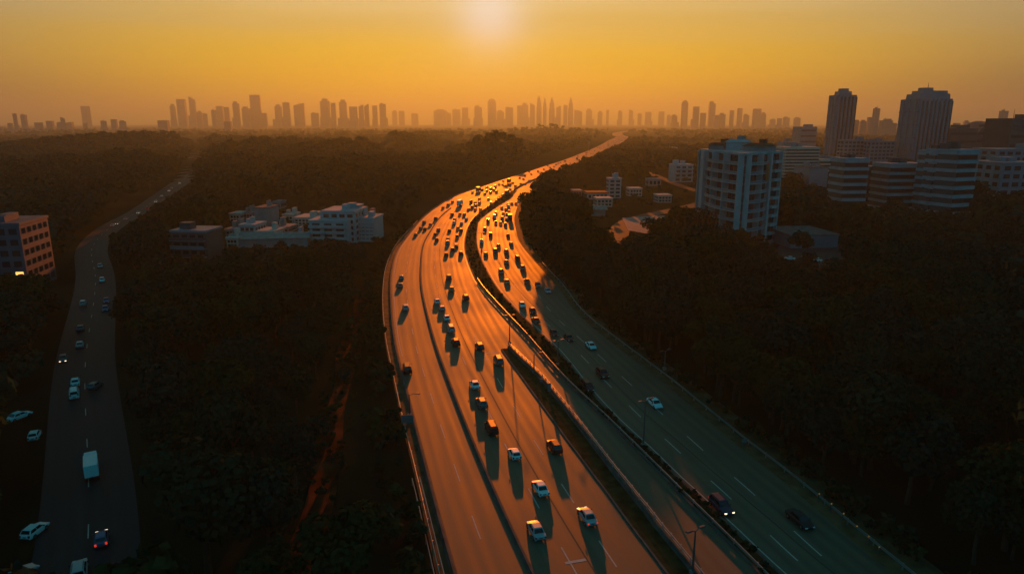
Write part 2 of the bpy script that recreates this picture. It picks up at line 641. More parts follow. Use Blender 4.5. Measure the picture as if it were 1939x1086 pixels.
# ------------------------------------------------------------------ the motorway
ss = stations(0, S_END)
ones = np.ones_like(ss)
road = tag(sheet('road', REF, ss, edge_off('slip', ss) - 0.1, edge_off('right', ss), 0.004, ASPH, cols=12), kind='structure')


def dashes(name, off_fn, s0, s1, m, dash=4.5, gap=7.5, w=0.15, path=REF, parent=None, z=0.012):
    mb = MB()
    s = s0
    while s < s1:
        rings = []
        for k in range(4):
            si = s + dash * k / 3
            o = float(off_fn(si))
            rings.append((path.pos(si, o - w / 2), path.pos(si, o + w / 2)))
        for a, b in zip(rings[:-1], rings[1:]):
            mb.add([(*a[0], z), (*a[1], z), (*b[1], z), (*b[0], z)], [(0, 1, 2, 3)], m)
        s += dash + gap
    return mb.build(name, parent)


def line(name, off_fn, s0, s1, m, w=0.16, path=REF, parent=None, z=0.012):
    s = stations(s0, s1)
    o = np.array([float(off_fn(k)) for k in s])
    return sheet(name, path, s, o - w / 2, o + w / 2, z, m, parent, cols=2)


S_MARK = S_END * 0.5
dashes('lane_marking', lambda s: edge_off('slip', s) * 0.52, 0, S_MERGE + 60, PAINT, parent=road)
for fr in (0.33, 0.66):
    dashes('lane_marking', lambda s, fr=fr: fr * min(12.5, float(edge_off('med1l', s))), 4, S_MARK, PAINT, parent=road)
for fr in (0.34, 0.66):
    dashes('lane_marking', lambda s, fr=fr: float(edge_off('med1r', s)) * (1 - fr) + fr * (float(edge_off('right', s)) - 1.8), 0, S_MARK, PAINT, parent=road)
line('edge_line', lambda s: edge_off('slip', s) + 0.45, S_NOSE, S_MARK, PAINT, parent=road)
line('edge_line', lambda s: edge_off('med1l', s) - 0.5, S_NOSE + 20, S_MARK, YPAINT, w=0.2, parent=road)
line('edge_line', lambda s: edge_off('med1r', s) + 0.5, 0, S_MARK, PAINT, parent=road)
SEAM = mat('tar seam', (0.07, 0.058, 0.04), 0.85, 0.3)
line('tar_seam', lambda s: 5.9, 0, S_NOSE + 150, SEAM, w=0.13, parent=road, z=0.010)
line('tar_seam', lambda s: edge_off('med1r', s) + 4.9, 0, S_MERGE, SEAM, w=0.16, parent=road, z=0.010)
for px, py in ((1090, 1062), (931, 668)):                     # short cross bars painted in the lane
    s0, o0 = REF.locate(gp(px, py))
    sheet('cross_bar', REF, np.array([s0 - 0.2, s0 + 0.2]), np.array([o0 - 1.1] * 2), np.array([o0 + 1.1] * 2), 0.014, PAINT, road, cols=2)

# central reservation and the divider of the inner strip: kerb, turf, shrubs
s1 = stations(0, S_FAR + 20)
med1 = tag(bank('median', REF, s1, [(edge_off('med1l', s1), 0.0), (edge_off('med1l', s1), 0.16), (edge_off('med1r', s1), 0.16), (edge_off('med1r', s1), 0.0)], CONC_D), kind='structure')
sheet('turf', REF, s1, edge_off('med1l', s1) + 0.3, edge_off('med1r', s1) - 0.3, 0.19, GRASSY, med1, cols=3)
s2 = stations(0, S_NOSE)
med2 = tag(bank('median', REF, s2, [(edge_off('med2l', s2), 0.0), (edge_off('med2l', s2), 0.16), (edge_off('med2r', s2), 0.16), (edge_off('med2r', s2), 0.0)], CONC_D), kind='structure')
sheet('turf', REF, s2, edge_off('med2l', s2) + 0.25, edge_off('med2r', s2) - 0.25, 0.19, GRASSY, med2, cols=3)


def jersey(name, s, off, label, m=CONC_D, h=0.85, k=1.0):
    o = np.asarray(off)
    mb = bank(name, REF, s, [(o - 0.32 * k, 0.0), (o - 0.30 * k, h * 0.14), (o - 0.14 * k, h * 0.4), (o - 0.10 * k, h), (o + 0.10 * k, h), (o + 0.14 * k, h * 0.4), (o + 0.30 * k, h * 0.14), (o + 0.32 * k, 0.0)], m)
    return tag(mb, label, 'barrier')


sb = stations(0, S_MERGE - 2)
jersey('concrete_barrier', sb, 0 * sb, 'long dark concrete barrier between the left slip road and the main lanes', h=0.34)
sl = stations(0, S_MERGE + 120)
jersey('concrete_barrier', sl, edge_off('slip', sl) - 0.45, 'low stained concrete barrier along the outer edge of the left slip road', h=0.4)
sn = stations(0, S_NOSE)
jersey('parapet_wall', sn, edge_off('med2r', sn) - 0.25, 'dark concrete parapet carrying the divider fence beside the inner strip', h=0.75, k=0.7)
sf = stations(S_FAR + 22, S_END)
jersey('concrete_barrier', sf, edge_off('med1l', sf) + 0.75, 'distant concrete barrier dividing the glowing far motorway')
so = stations(0, REF.locate(WORLD['out'][-1])[0])
verge = tag(sheet('verge', REF, so, edge_off('out', so) - 0.2, edge_off('slip', so) - 0.1, 0.0, VERGE, cols=4), kind='structure')
sr = stations(0, S_FAR)
tag(sheet('verge', REF, sr, edge_off('right', sr), edge_off('right', sr) + 5.0, 0.0, VERGE, cols=3), kind='structure')


def guard_rail(s0, s1, off_fn, label, post_gap=4.0, h=0.75, rails=(0.62,), rail_h=0.3, m=STEEL):
    t_ = thing('guard_rail', label, 'guard rail', (*REF.pos(s0, float(off_fn(s0))), 0))
    inv = Vector(t_.location)
    s = stations(s0, s1)
    o = np.array([float(off_fn(k)) for k in s])
    for rz in rails:
        r_ = bank('rail', REF, s, [(o - 0.05, rz - rail_h / 2), (o - 0.05, rz + rail_h / 2), (o + 0.02, rz + rail_h / 2), (o + 0.02, rz - rail_h / 2)], m, t_)
        r_.location = -inv
    pm = MB().box((0, 0, h / 2), (0.10, 0.12, h), m).mesh('post')
    k = s0
    n = 0
    while k < s1 and n < 110:
        q = REF.pos(k, float(off_fn(k)) + 0.09)
        p_ = link('post', pm, t_)
        p_.location = (q[0] - inv.x, q[1] - inv.y, 0)
        p_.rotation_euler = (0, 0, REF.head(k))
        k += post_gap
        n += 1
    return t_


guard_rail(0, REF.locate(gp(791, 420))[0], lambda s: edge_off('out', s), 'steel guard rail along the outer edge of the bare left verge')
guard_rail(2, S_NOSE, lambda s: edge_off('med2r', s) - 0.02, 'steel fence on the divider beside the inner merging strip', 2.0, 1.25, (0.9, 1.2), 0.07)
guard_rail(0, S_NOSE + 60, lambda s: edge_off('med1l', s) + 0.3, 'steel guard rail on the near side of the planted central reservation')
guard_rail(0, REF.locate(gp(1018, 500))[0], lambda s: edge_off('right', s) + 1.4, 'steel guard rail along the right shoulder below the woods')

# bare access ramp with a double handrail at the lower left
hr = Path([gp(p, q) for p, q in ((788, 918), (800, 965), (814, 1026), (829, 1090), (850, 1180))], 3.0, 2)
hrt = thing('handrail', 'pale double handrail on the bank at the bottom left of the motorway', 'handrail', (*hr.p[0], 0))
for o in (-0.45, 0.45):
    mb = MB()
    for a, b in zip(hr.p[:-1], hr.p[1:]):
        n_ = np.array([b[1] - a[1], a[0] - b[0]])
        n_ /= np.linalg.norm(n_)
        a_, b_ = a + n_ * o - hr.p[0], b + n_ * o - hr.p[0]
        mb.tube((*a_, 1.0), (*b_, 1.0), 0.05, 0.05, STEEL, 5)
    mb.build('rail', hrt)
for k in np.arange(0, hr.L, 4):
    for o in (-0.45, 0.45):
        q = hr.pos(k, o) - hr.p[0]
        p_ = MB().tube((0, 0, 0), (0, 0, 1.0), 0.04, 0.04, STEEL, 5).build('post', hrt)
        p_.location = (*q, 0)

# side road on the left, valley roads, earth track
ssd = stations(0, SIDE.L)
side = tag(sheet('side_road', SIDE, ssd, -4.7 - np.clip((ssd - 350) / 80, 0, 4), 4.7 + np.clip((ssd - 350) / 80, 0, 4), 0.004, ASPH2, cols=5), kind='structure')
dashes('lane_marking', lambda s: 0.0, 0, SIDE.L * 0.4, PAINT, dash=3.0, gap=9.0, w=0.12, path=SIDE, parent=side)
for P_, w in ((S2, 5.0), (S3, 4.0), (S4, 3.5)):
    k = stations(0, P_.L)
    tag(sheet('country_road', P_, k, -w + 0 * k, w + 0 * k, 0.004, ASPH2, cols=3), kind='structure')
TRACK = Path([gp(p, q) for p, q in ((692, 562), (682, 595), (668, 640), (655, 690), (640, 760), (632, 830), (615, 900), (585, 990), (545, 1110))], 4.0, 3)
k = stations(0, TRACK.L)
tag(sheet('earth_track', TRACK, k, -1.6 + 0.5 * np.sin(k / 9), 1.7 + 0.6 * np.sin(k / 6 + 1), 0.0, EARTH, cols=4), kind='structure')
LOT = [gp(1470, 470), gp(1490, 452), gp(1590, 462), gp(1640, 485), gp(1560, 508), gp(1480, 500)]
tag(MB().prism([tuple(p) for p in LOT], -0.04, 0.006, ASPH2).build('parking_lot'), kind='structure')
PLAZA = [gp(1178, 412), gp(1260, 408), gp(1262, 430), gp(1225, 442), gp(1190, 436)]
tag(MB().prism([tuple(p) for p in PLAZA], -0.04, 0.007, CONC).build('forecourt'), kind='structure')

# ------------------------------------------------------------------ buildings
WHITE = mat('white render', (0.29, 0.33, 0.34), 0.75, 0.3, noise=0.12, scale=0.3)
CREAM = mat('cream render', (0.42, 0.39, 0.34), 0.8, 0.25, noise=0.15, scale=0.3)
GREY = mat('grey render', (0.20, 0.205, 0.21), 0.8, 0.25, noise=0.18, scale=0.25)
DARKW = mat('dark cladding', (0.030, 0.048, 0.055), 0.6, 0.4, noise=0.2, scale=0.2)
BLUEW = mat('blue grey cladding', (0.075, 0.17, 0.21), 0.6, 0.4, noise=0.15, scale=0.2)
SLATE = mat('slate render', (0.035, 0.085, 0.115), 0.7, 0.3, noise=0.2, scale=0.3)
BAND = mat('pale floor band', (0.19, 0.29, 0.33), 0.75, 0.3, noise=0.12, scale=0.3)
GLASS = mat('window glass', (0.015, 0.020, 0.025), 0.08, 0.6)
REDT = mat('red roof tile', (0.24, 0.055, 0.030), 0.85, 0.2, noise=0.3, scale=1.5)
ROOFG = mat('flat roof felt', (0.12, 0.12, 0.12), 0.9, 0.15, noise=0.3, scale=0.4)
BANNER = mat('orange banner cloth', (0.65, 0.12, 0.03), 0.8, 0.2)
LITWIN = mat('lit window', (0.8, 0.5, 0.2), 0.5, 0.2, emit=(1.0, 0.42, 0.10), estr=1.6)
HAZEB = mat('far tower facade', (0.16, 0.16, 0.16), 0.8, 0.2)


def house_axes(A, B):
    d = np.asarray(B) - np.asarray(A)
    return math.atan2(d[1], d[0]), float(np.linalg.norm(d))


_meshes = {}


def shared_box(key, size, m, frame=None):
    k = (key, tuple(round(x, 2) for x in size), m.name)
    if k not in _meshes:
        mb = MB().box((0, 0, 0), size, m)
        _meshes[k] = mb.mesh(key)
    return _meshes[k]


def windows(t, face, x0, x1, z0, z1, nx, nz, w, h, ydir, depth, m=GLASS, lit=(), frame=WHITE, name='window'):
    """a grid of windows on a face of thing t; face 'y-' spans local x at y=depth, face 'x-' / 'x+' spans local y at x=depth"""
    for i in range(nx):
        for j in range(nz):
            a = x0 + (i + 0.5) * (x1 - x0) / nx
            z = z0 + (j + 0.5) * (z1 - z0) / nz
            mm = LITWIN if (i, j) in lit else m
            if face[0] == 'y':
                me = shared_box(name, (w, 0.16, h), mm)
                loc = (a, depth, z)
            else:
                me = shared_box(name, (0.16, w, h), mm)
                loc = (depth, a, z)
            o = link(name, me, t)
            o.location = loc


def apartment_right():
    """ten-storey block with bulging balconies, corner towards the road"""
    A, B, C = gp(1318, 442), gp(1398, 474), gp(1462, 457)
    rz = 0.0
    H, FL = 31.5, 10
    fh = H / FL
    t = thing('apartment_block', 'white ten storey apartment block with stacked curved balconies and red roof huts', 'apartment block', (*B, 0))
    # local frame: world axes, origin at B
    a, c = A - B, C - B
    ua, la = a / np.linalg.norm(a), np.linalg.norm(a)
    uc, lc = c / np.linalg.norm(c), np.linalg.norm(c)
    D = a + c
    MB().prism([(0, 0), tuple(c), tuple(D), tuple(a)], -1, H, DARKW).build('wall', t)
    MB().prism([tuple(-ua * 0.6 - uc * 0.6), tuple(c + uc * 0.5 - ua * 0.5), tuple(D + (ua + uc) * 0.4), tuple(a + ua * 0.5 - uc * 0.5)], H, H + 0.8, WHITE).build('roof', t)
    na, nc = np.array([ua[1], -ua[0]]), np.array([uc[1], -uc[0]])
    if na @ c > 0:
        na = -na
    if nc @ a > 0:
        nc = -nc

    def face(u, n, ln, bays, bal, cols, bulge):
        ang = math.atan2(u[1], u[0])
        for f in range(FL):
            z = f * fh
            # curved balcony slab with an upstand, one per floor
            pts, k = [], 14
            x0, x1 = bal[0] * ln, bal[1] * ln
            for i in range(k + 1):
                s = i / k
                pts.append(u * (x0 + (x1 - x0) * s) + n * (1.0 + bulge * math.sin(math.pi * s)))
            inner = [u * x1 - n * 0.1, u * x0 - n * 0.1]
            MB().prism([tuple(p) for p in pts + inner], z - 0.12, z + 0.14, WHITE).build('balcony', t)
            rail = MB()
            for p, q in zip(pts[:-1], pts[1:]):
                d_ = q - p
                l_ = np.linalg.norm(d_)
                m_ = (p + q) / 2 - n * 0.05
                rail.box((m_[0], m_[1], z + 0.52), (l_, 0.07, 0.74), BLUEW if f % 3 else GREY, math.atan2(d_[1], d_[0]))
                rail.box((m_[0], m_[1], z + 0.93), (l_ + 0.02, 0.10, 0.08), WHITE, math.atan2(d_[1], d_[0]))
            rail.build('balustrade', t)
            for b in range(bays):
                s = (b + 0.5) / bays * ln
                p = u * s + n * 0.03
                me = shared_box('window', (ln / bays * 0.80, 0.14, fh * 0.72), GLASS)
                o = link('window', me, t)
                o.location = (*p, z + fh * 0.52)
                o.rotation_euler = (0, 0, ang)
        for cpos, w, dpt in cols:
            p = u * (cpos * ln) + n * dpt * 0.5
            MB().box((p[0], p[1], H / 2 + 0.3), (w, dpt, H + 0.6), WHITE, ang).build('column', t)

    face(ua, na, la, 9, (0.06, 0.80), ((0.02, 0.6, 2.1), (0.30, 0.35, 2.6), (0.56, 0.35, 2.6), (0.80, 0.5, 2.0), (0.90, 3.4, 0.9), (0.985, 0.6, 1.2)), 1.7)
    face(uc, nc, lc, 6, (0.06, 0.62), ((0.03, 0.5, 1.8), (0.34, 0.3, 2.2), (0.62, 0.5, 1.6), (0.70, 1.9, 0.8), (0.985, 0.7, 1.3)), 1.2)
    # right end bay: separate small balconies
    for f in range(FL):
        p = uc * lc * 0.87 + nc * 0.75
        MB().box((p[0], p[1], f * fh + 0.35), (lc * 0.2, 1.5, 0.9), WHITE, math.atan2(uc[1], uc[0])).build('balcony', t)
    p = uc * lc * 0.44 + nc * 2.75
    MB().box((p[0], p[1], H * 0.82), (1.7, 0.08, 6.0), BANNER, math.atan2(uc[1], uc[0])).build('banner', t)
    for fr, sz, hh, rm in (((0.72, 0.25), (8, 6), 1.6, REDT), ((0.5, 0.45), (7, 6), 2.8, WHITE), ((0.16, 0.62), (10, 7), 1.8, REDT), ((0.88, 0.7), (5, 5), 1.2, WHITE)):
        q = a * fr[0] + c * fr[1]
        hut = MB().box((q[0], q[1], H + 0.8 + hh / 2), (*sz, hh), GREY if rm is REDT else WHITE, math.atan2(uc[1], uc[0])).build('roof_hut', t)
        MB().box((q[0], q[1], H + 0.8 + hh + 0.5), (sz[0] + 1, sz[1] + 1, 1.0), rm, math.atan2(uc[1], uc[0]), 0.6).build('hut_roof', hut)
        MB().box((q[0] + 1, q[1], H + 0.8 + hh + 1.6), (2.2, 2.0, 1.4), rm if rm is REDT else GREY, math.atan2(uc[1], uc[0])).build('water_tank', hut)


def block(name, label, cat, px0, px1, base_py, top_py, depth, wall, fl=0, bays=0, style='grid', band=WHITE, group=None, skew=0.0, lit=(), dist=None, roofbits=True, side=True):
    """a rectangular building whose front foot runs from pixel px0 to px1 on row base_py"""
    if dist is None:
        A, B = gp(px0, base_py), gp(px1, base_py)
    else:
        A, B = np.array([at(px0, dist), dist]), np.array([at(px1, dist), dist])
    B = B + np.array([0, skew if skew else (0.10 if A[0] > 0 else -0.10) * (B[0] - A[0])])
    rz, w = house_axes(A, B)
    d = (A[1] + B[1]) / 2
    H = ztop(top_py, d)
    t = thing(name, label, cat, (*((A + B) / 2), 0), rz, group)
    MB().box((0, depth / 2, H / 2 - 0.5), (w, depth, H + 1), wall).build('wall', t)
    MB().box((0, depth / 2, H + 0.3), (w + 0.5, depth + 0.5, 0.6), band if style != 'plain' else ROOFG).build('roof', t)
    if roofbits:
        rr = random.Random(int(px0 * 7 + top_py))
        for k in range(2):
            sx, sy, sz = rr.uniform(0.12, 0.3) * w, rr.uniform(0.2, 0.4) * depth, rr.uniform(1.2, 3.2)
            MB().box((rr.uniform(-0.33, 0.33) * w, depth * rr.uniform(0.3, 0.7), H + 0.6 + sz / 2), (sx, sy, sz), wall).build('roof_hut', t)
    sgn = 1 if A[0] + B[0] < 0 else -1                 # the side wall the camera also sees
    if fl:
        fh = H / fl
        if style == 'grid':
            windows(t, 'y-', -w / 2 + 0.3, w / 2 - 0.3, 0.3, H - 0.2, bays, fl, (w / bays) * 0.62, fh * 0.52, -1, -0.02, lit=lit)
            if side:
                nb = max(2, int(depth / (w / bays)))
                windows(t, 'x', 0.4, depth - 0.4, 0.3, H - 0.2, nb, fl, depth / nb * 0.55, fh * 0.5, 1, sgn * w / 2)
        if style == 'bands':
            for f in range(fl):
                z = (f + 1) * fh - fh * 0.22
                MB().box((0, -0.25, z), (w + 0.3, 0.9, fh * 0.40), band).build('floor_band', t)
                MB().box((sgn * (w / 2 + 0.1), depth / 2 + 0.2, z), (0.6, depth * 0.98, fh * 0.38), band).build('floor_band', t)
                MB().box((0, -0.02, z - fh * 0.45), (w * 0.96, 0.3, fh * 0.46), GLASS).build('window_strip', t)
        if style == 'balcony':
            for f in range(fl):
                z = f * fh
                MB().box((0, -0.7, z + 0.1), (w * 0.98, 1.5, 0.2), band).build('balcony', t)
                MB().box((0, -1.4, z + 0.62), (w * 0.98, 0.1, 0.9), band if f % 2 else wall).build('balustrade', t)
            windows(t, 'y-', -w / 2 + 0.3, w / 2 - 0.3, 0.3, H - 0.2, bays, fl, (w / bays) * 0.6, fh * 0.55, -1, -0.02, lit=lit)
    return t, w, H


apartment_right()
# dark office slabs with pale floor bands to the right of the apartment block
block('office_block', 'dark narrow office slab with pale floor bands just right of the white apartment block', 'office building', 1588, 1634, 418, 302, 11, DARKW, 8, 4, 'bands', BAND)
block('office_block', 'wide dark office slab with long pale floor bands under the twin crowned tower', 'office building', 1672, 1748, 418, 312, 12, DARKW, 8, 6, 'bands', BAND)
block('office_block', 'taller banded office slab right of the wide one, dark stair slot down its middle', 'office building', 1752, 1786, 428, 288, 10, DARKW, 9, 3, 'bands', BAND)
t_, w_, h_ = block('office_block', 'banded office wing with a dark blank return wall at the wood edge', 'office building', 1794, 1842, 434, 286, 14, DARKW, 9, 4, 'bands', BAND, skew=4)
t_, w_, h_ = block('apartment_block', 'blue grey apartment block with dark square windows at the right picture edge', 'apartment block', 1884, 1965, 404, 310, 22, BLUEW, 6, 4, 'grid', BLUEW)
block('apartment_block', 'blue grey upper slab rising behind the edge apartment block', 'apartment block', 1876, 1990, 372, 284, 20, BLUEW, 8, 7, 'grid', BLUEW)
block('office_block', 'low dark linking wing between the two banded office slabs', 'office building', 1634, 1668, 405, 318, 22, DARKW, 5, 3, 'grid', DARKW)
block('apartment_block', 'grey mid rise block of many thin floors behind the white apartments', 'apartment block', 1482, 1548, 352, 280, 18, GREY, 12, 6, 'bands', CREAM)
block('apartment_block', 'long low terrace of thin floors behind the pale cube', 'apartment block', 1548, 1590, 348, 303, 16, GREY, 7, 5, 'bands', CREAM)
block('hall', 'plain pale blue cube of a hall between trees behind the car park', 'hall', 1530, 1566, 362, 318, 20, BLUEW, 0, 0, 'plain')
block('apartment_block', 'low teal apartment row left of the twin crowned tower', 'apartment block', 1592, 1640, 330, 266, 10, BLUEW, 9, 6, 'grid', BLUEW)
block('apartment_block', 'pale teal flats with a side stair near the foot of the slim tower', 'apartment block', 1642, 1690, 332, 268, 10, BLUEW, 9, 6, 'grid', BLUEW)
block('apartment_block', 'small white flats half hidden left of the big white apartment block', 'apartment block', 1277, 1312, 345, 313, 14, WHITE, 4, 3, 'balcony', WHITE)
block('pavilion', 'low wide pavilion roof beside the car park', 'pavilion', 1496, 1590, 470, 447, 20, BLUEW, 0, 0, 'plain', roofbits=False)


def tower(name, label, px0, px1, py_top, dist, wall, steps, ribs, ant=False):
    w = (px1 - px0) / FPX * dist * 0.76
    H = ztop(py_top, dist)
    x = at(px1, dist) - w / 2
    t = thing(name, label, 'tower', (x, dist + w * 0.4, 0), 0.06)
    sh = H * steps[0][0]
    MB().box((0, 0, sh / 2), (w * 0.94, w * 0.8, sh), wall).build('wall', t)
    z = sh
    for i, (fr, k, ox) in enumerate(steps[1:]):
        z1 = H * fr
        MB().box((ox * w, 0, (z + z1) / 2), (w * k, w * 0.7 * k, z1 - z), wall, 0, 0.97).build('crown_step', t)
        z = z1
    for i in range(ribs):
        fx = -0.47 + 0.94 * (i + 0.5) / ribs
        MB().box((fx * w, -w * 0.41, sh * 0.5 + 1), (w * 0.45 / ribs, 0.9, sh * 0.97), BLUEW).build('pier', t)
        MB().box((fx * w + w * 0.47 / ribs, -w * 0.402, sh * 0.5), (w * 0.30 / ribs, 0.4, sh * 0.95), GLASS).build('window_strip', t)
    for i in range(3):
        MB().box((-w * 0.475, w * (-0.26 + 0.26 * i), sh * 0.5 + 1), (0.9, w * 0.12, sh * 0.97), BLUEW).build('pier', t)
    nf = int(sh / 9)
    for j in range(1, nf):
        MB().box((0, 0, sh * j / nf), (w * 0.955, w * 0.83, 0.5), DARKW).build('floor_band', t)
    if ant:
        MB().tube((0, 0, H), (0, 0, H + 4), 0.3, 0.15, DARKW).build('antenna', t)


tower('residential_tower', 'slim tall residential tower with a small square crown right of the white block', 1549, 1600, 167, 620, BLUEW, ((0.92, 1, 0), (0.965, 0.62, 0), (1.0, 0.38, 0)), 5)
tower('residential_tower', 'broad tall residential tower with stepped twin crown', 1687, 1777, 165, 560, BLUEW, ((0.87, 1, 0), (0.93, 0.86, 0.03), (0.965, 0.70, 0.06), (1.0, 0.30, -0.06)), 8, True)


def dark_slab(label, px0, px1, py, dist, shape='flat', wall=DARKW, group=None, cat='tower block'):
    w = (px1 - px0) / FPX * dist
    H = ztop(py, dist)
    x = at((px0 + px1) / 2, dist)
    t = thing('tower_block', label, cat, (x, dist, 0), 0.08, group)
    dep = min(26, w)
    if shape == 'curve':
        poly = [(-w / 2, 0)] + [(-w / 2 + w * s, H * (0.62 + 0.38 * math.sin(math.pi * (0.08 + 0.72 * s)))) for s in np.linspace(0, 1, 12)] + [(w / 2, 0)]
        vs = [(p[0], 0, p[1]) for p in poly] + [(p[0], dep, p[1]) for p in poly]
        n = len(poly)
        MB().add(vs, [], wall)
        mb = MB()
        mb.add(vs, [tuple(range(n)), tuple(range(2 * n - 1, n - 1, -1))] + [(i, n + i, n + (i + 1) % n, (i + 1) % n) for i in range(n)], wall)
        mb.build('wall', t)
    else:
        MB().box((0, dep / 2, H / 2), (w, dep, H), wall).build('wall', t)
        MB().box((w * 0.18, dep / 2, H + 1.5), (w * 0.35, dep * 0.5, 3), wall).build('roof_hut', t)
    for j in range(int(H / 7)):
        MB().box((0, -0.1, 4 + j * 7), (w * 0.92, 0.5, 2.2), GLASS).build('window_strip', t)
    return t


dark_slab('dark flat topped block just right of the twin crowned tower', 1778, 1832, 243, 640)
dark_slab('dark block with a curved sail roof right of the twin crowned tower', 1826, 1884, 230, 660, 'curve')
t_ = dark_slab('dark tower block cut off by the right picture edge', 1887, 1975, 224, 520)
MB().tube((-12, 6, ztop(224, 520)), (-12, 6, ztop(206, 520)), 0.25, 0.1, DARKW).build('antenna', t_)
dark_slab('grey slab behind the slim tower with stepped cap', 1502, 1533, 240, 900, wall=BLUEW)
dark_slab('small pale stub tower left of the grey slab', 1470, 1490, 268, 700, wall=BLUEW)

# left-hand buildings
block('apartment_block', 'dark blue six storey block at the far left edge with lit entrance windows', 'apartment block', -60, 44, 556, 428, 15, SLATE, 6, 5, 'grid', SLATE, lit=((4, 0), (4, 1)), skew=2.5)
block('apartment_block', 'dark blue grey block alone in the trees beside the left side road', 'apartment block', 332, 400, 516, 440, 9, DARKW, 5, 4, 'balcony', BLUEW)
block('apartment_block', 'white slab with deep terraces at the left of the hillside complex', 'apartment block', 588, 660, 463, 420, 12, WHITE, 4, 3, 'balcony', WHITE)
block('office_block', 'white slab with tall dark central bay in the left complex', 'office building', 612, 676, 459, 402, 14, WHITE, 5, 4, 'grid', WHITE)
block('stair_tower', 'slim white stair tower with a ladder of small windows', 'tower', 664, 683, 452, 391, 5, WHITE, 8, 3, 'grid', WHITE, roofbits=False)
block('apartment_block', 'white block of stacked balconies at the right end of the left complex', 'apartment block', 676, 710, 456, 415, 12, WHITE, 6, 4, 'balcony', WHITE)
block('office_block', 'long low white office with thin window bands behind the left complex', 'office building', 558, 602, 432, 414, 12, CREAM, 3, 6, 'grid', CREAM)
block('office_block', 'plain grey concrete slab standing alone behind the small left houses', 'office building', 485, 511, 432, 395, 10, GREY, 0, 0, 'plain', GREY)
block('house', 'small white house with dark windows among left trees', 'house', 456, 486, 460, 428, 9, WHITE, 3, 3, 'grid', WHITE)
block('house', 'cream house with a lit window left of the complex', 'house', 487, 522, 462, 440, 9, CREAM, 2, 4, 'grid', CREAM, lit=((1, 0),))
block('house', 'low grey house at the far end of the left cluster', 'house', 428, 456, 452, 436, 9, GREY, 2, 4, 'grid', GREY)
block('house', 'small hut with a pale roof above the grey slab', 'house', 518, 532, 395, 383, 7, GREY, 1, 3, 'grid', GREY, roofbits=False)
block('house', 'low villa with wide eaves above the small left house', 'house', 436, 456, 422, 406, 8, CREAM, 2, 3, 'grid', CREAM, roofbits=False)
for px0, px1, py, top, fl, bays, wl, lab in (
        (430, 452, 470, 452, 2, 3, CREAM, 'small cream house at the near left corner of the hamlet'), (523, 548, 452, 432, 3, 4, GREY, 'grey flats between the lit house and the long white office'),
        (545, 572, 466, 452, 2, 4, WHITE, 'low white house right of the long shed'), (462, 480, 420, 404, 2, 3, GREY, 'small grey house uphill of the white hamlet house'),
        (536, 556, 424, 408, 2, 3, CREAM, 'cream house left of the long white office'), (690, 712, 430, 414, 2, 3, GREY, 'grey house behind the right end of the complex')):
    block('house', lab, 'house', px0, px1, py, top, 8, wl, fl, bays, 'grid', wl)
for px0, px1, py, top, fl, bays, wl, lab in (
        (1192, 1216, 372, 358, 2, 4, CREAM, 'cream villa right of the white slope tower'), (1228, 1252, 352, 340, 1, 3, GREY, 'grey bungalow on the upper right slope'),
        (1085, 1102, 372, 362, 1, 3, GREY, 'small grey hut left of the red roofed villa'), (1246, 1272, 384, 371, 2, 4, WHITE, 'white villa above the access road bend')):
    block('villa', lab, 'villa', px0, px1, py, top, 8, wl, fl, bays, 'grid', wl, roofbits=False)
t_ = thing('shed', 'long pale sheet roofed shed in front of the left houses', 'shed', (*gp(510, 468), 0), 0.12)
MB().box((0, 4, 1.6), (26, 9, 3.2), GREY).build('wall', t_)
MB().prism([(-14, -1.2), (14, -1.2), (14, 9.2), (-14, 9.2)], 3.2, 4.6, CONC, [(-13.6, 3.8), (13.6, 3.8), (13.6, 4.2), (-13.6, 4.2)]).build('roof', t_)
# right of the road: villas and a small tower in the wooded slope
t_, w_, h_ = block('bell_tower', 'white tower with a column of dark windows on the right slope', 'tower', 1152, 1176, 376, 339, 6, WHITE, 5, 2, 'grid', WHITE)
block('villa', 'low white villa with a red roof line left of the white tower', 'villa', 1112, 1152, 378, 366, 10, WHITE, 1, 5, 'grid', REDT, roofbits=False)
block('villa', 'white villa with steps below the white tower', 'villa', 1130, 1160, 392, 377, 8, CREAM, 2, 4, 'grid', CREAM, roofbits=False)
t_ = thing('shed', 'wide low pale roof beside the right slope trees', 'shed', (*gp(1105, 408), 0), -0.1)
MB().box((0, 5, 1.5), (20, 12, 3), GREY).build('wall', t_)
MB().prism([(-11, -2), (11, -2), (11, 12), (-11, 12)], 3.0, 4.4, CONC, [(-10.6, 4.8), (10.6, 4.8), (10.6, 5.2), (-10.6, 5.2)]).build('roof', t_)
for i, (px, py, lab) in enumerate(((1290, 292, 'white low factory in the haze left of the white apartments'), (1345, 296, 'white flat factory roof behind the white apartments'))):
    block('factory', lab, 'factory', px - 16, px + 16, py, py - 9, 30, WHITE, 1, 6, 'grid', WHITE)

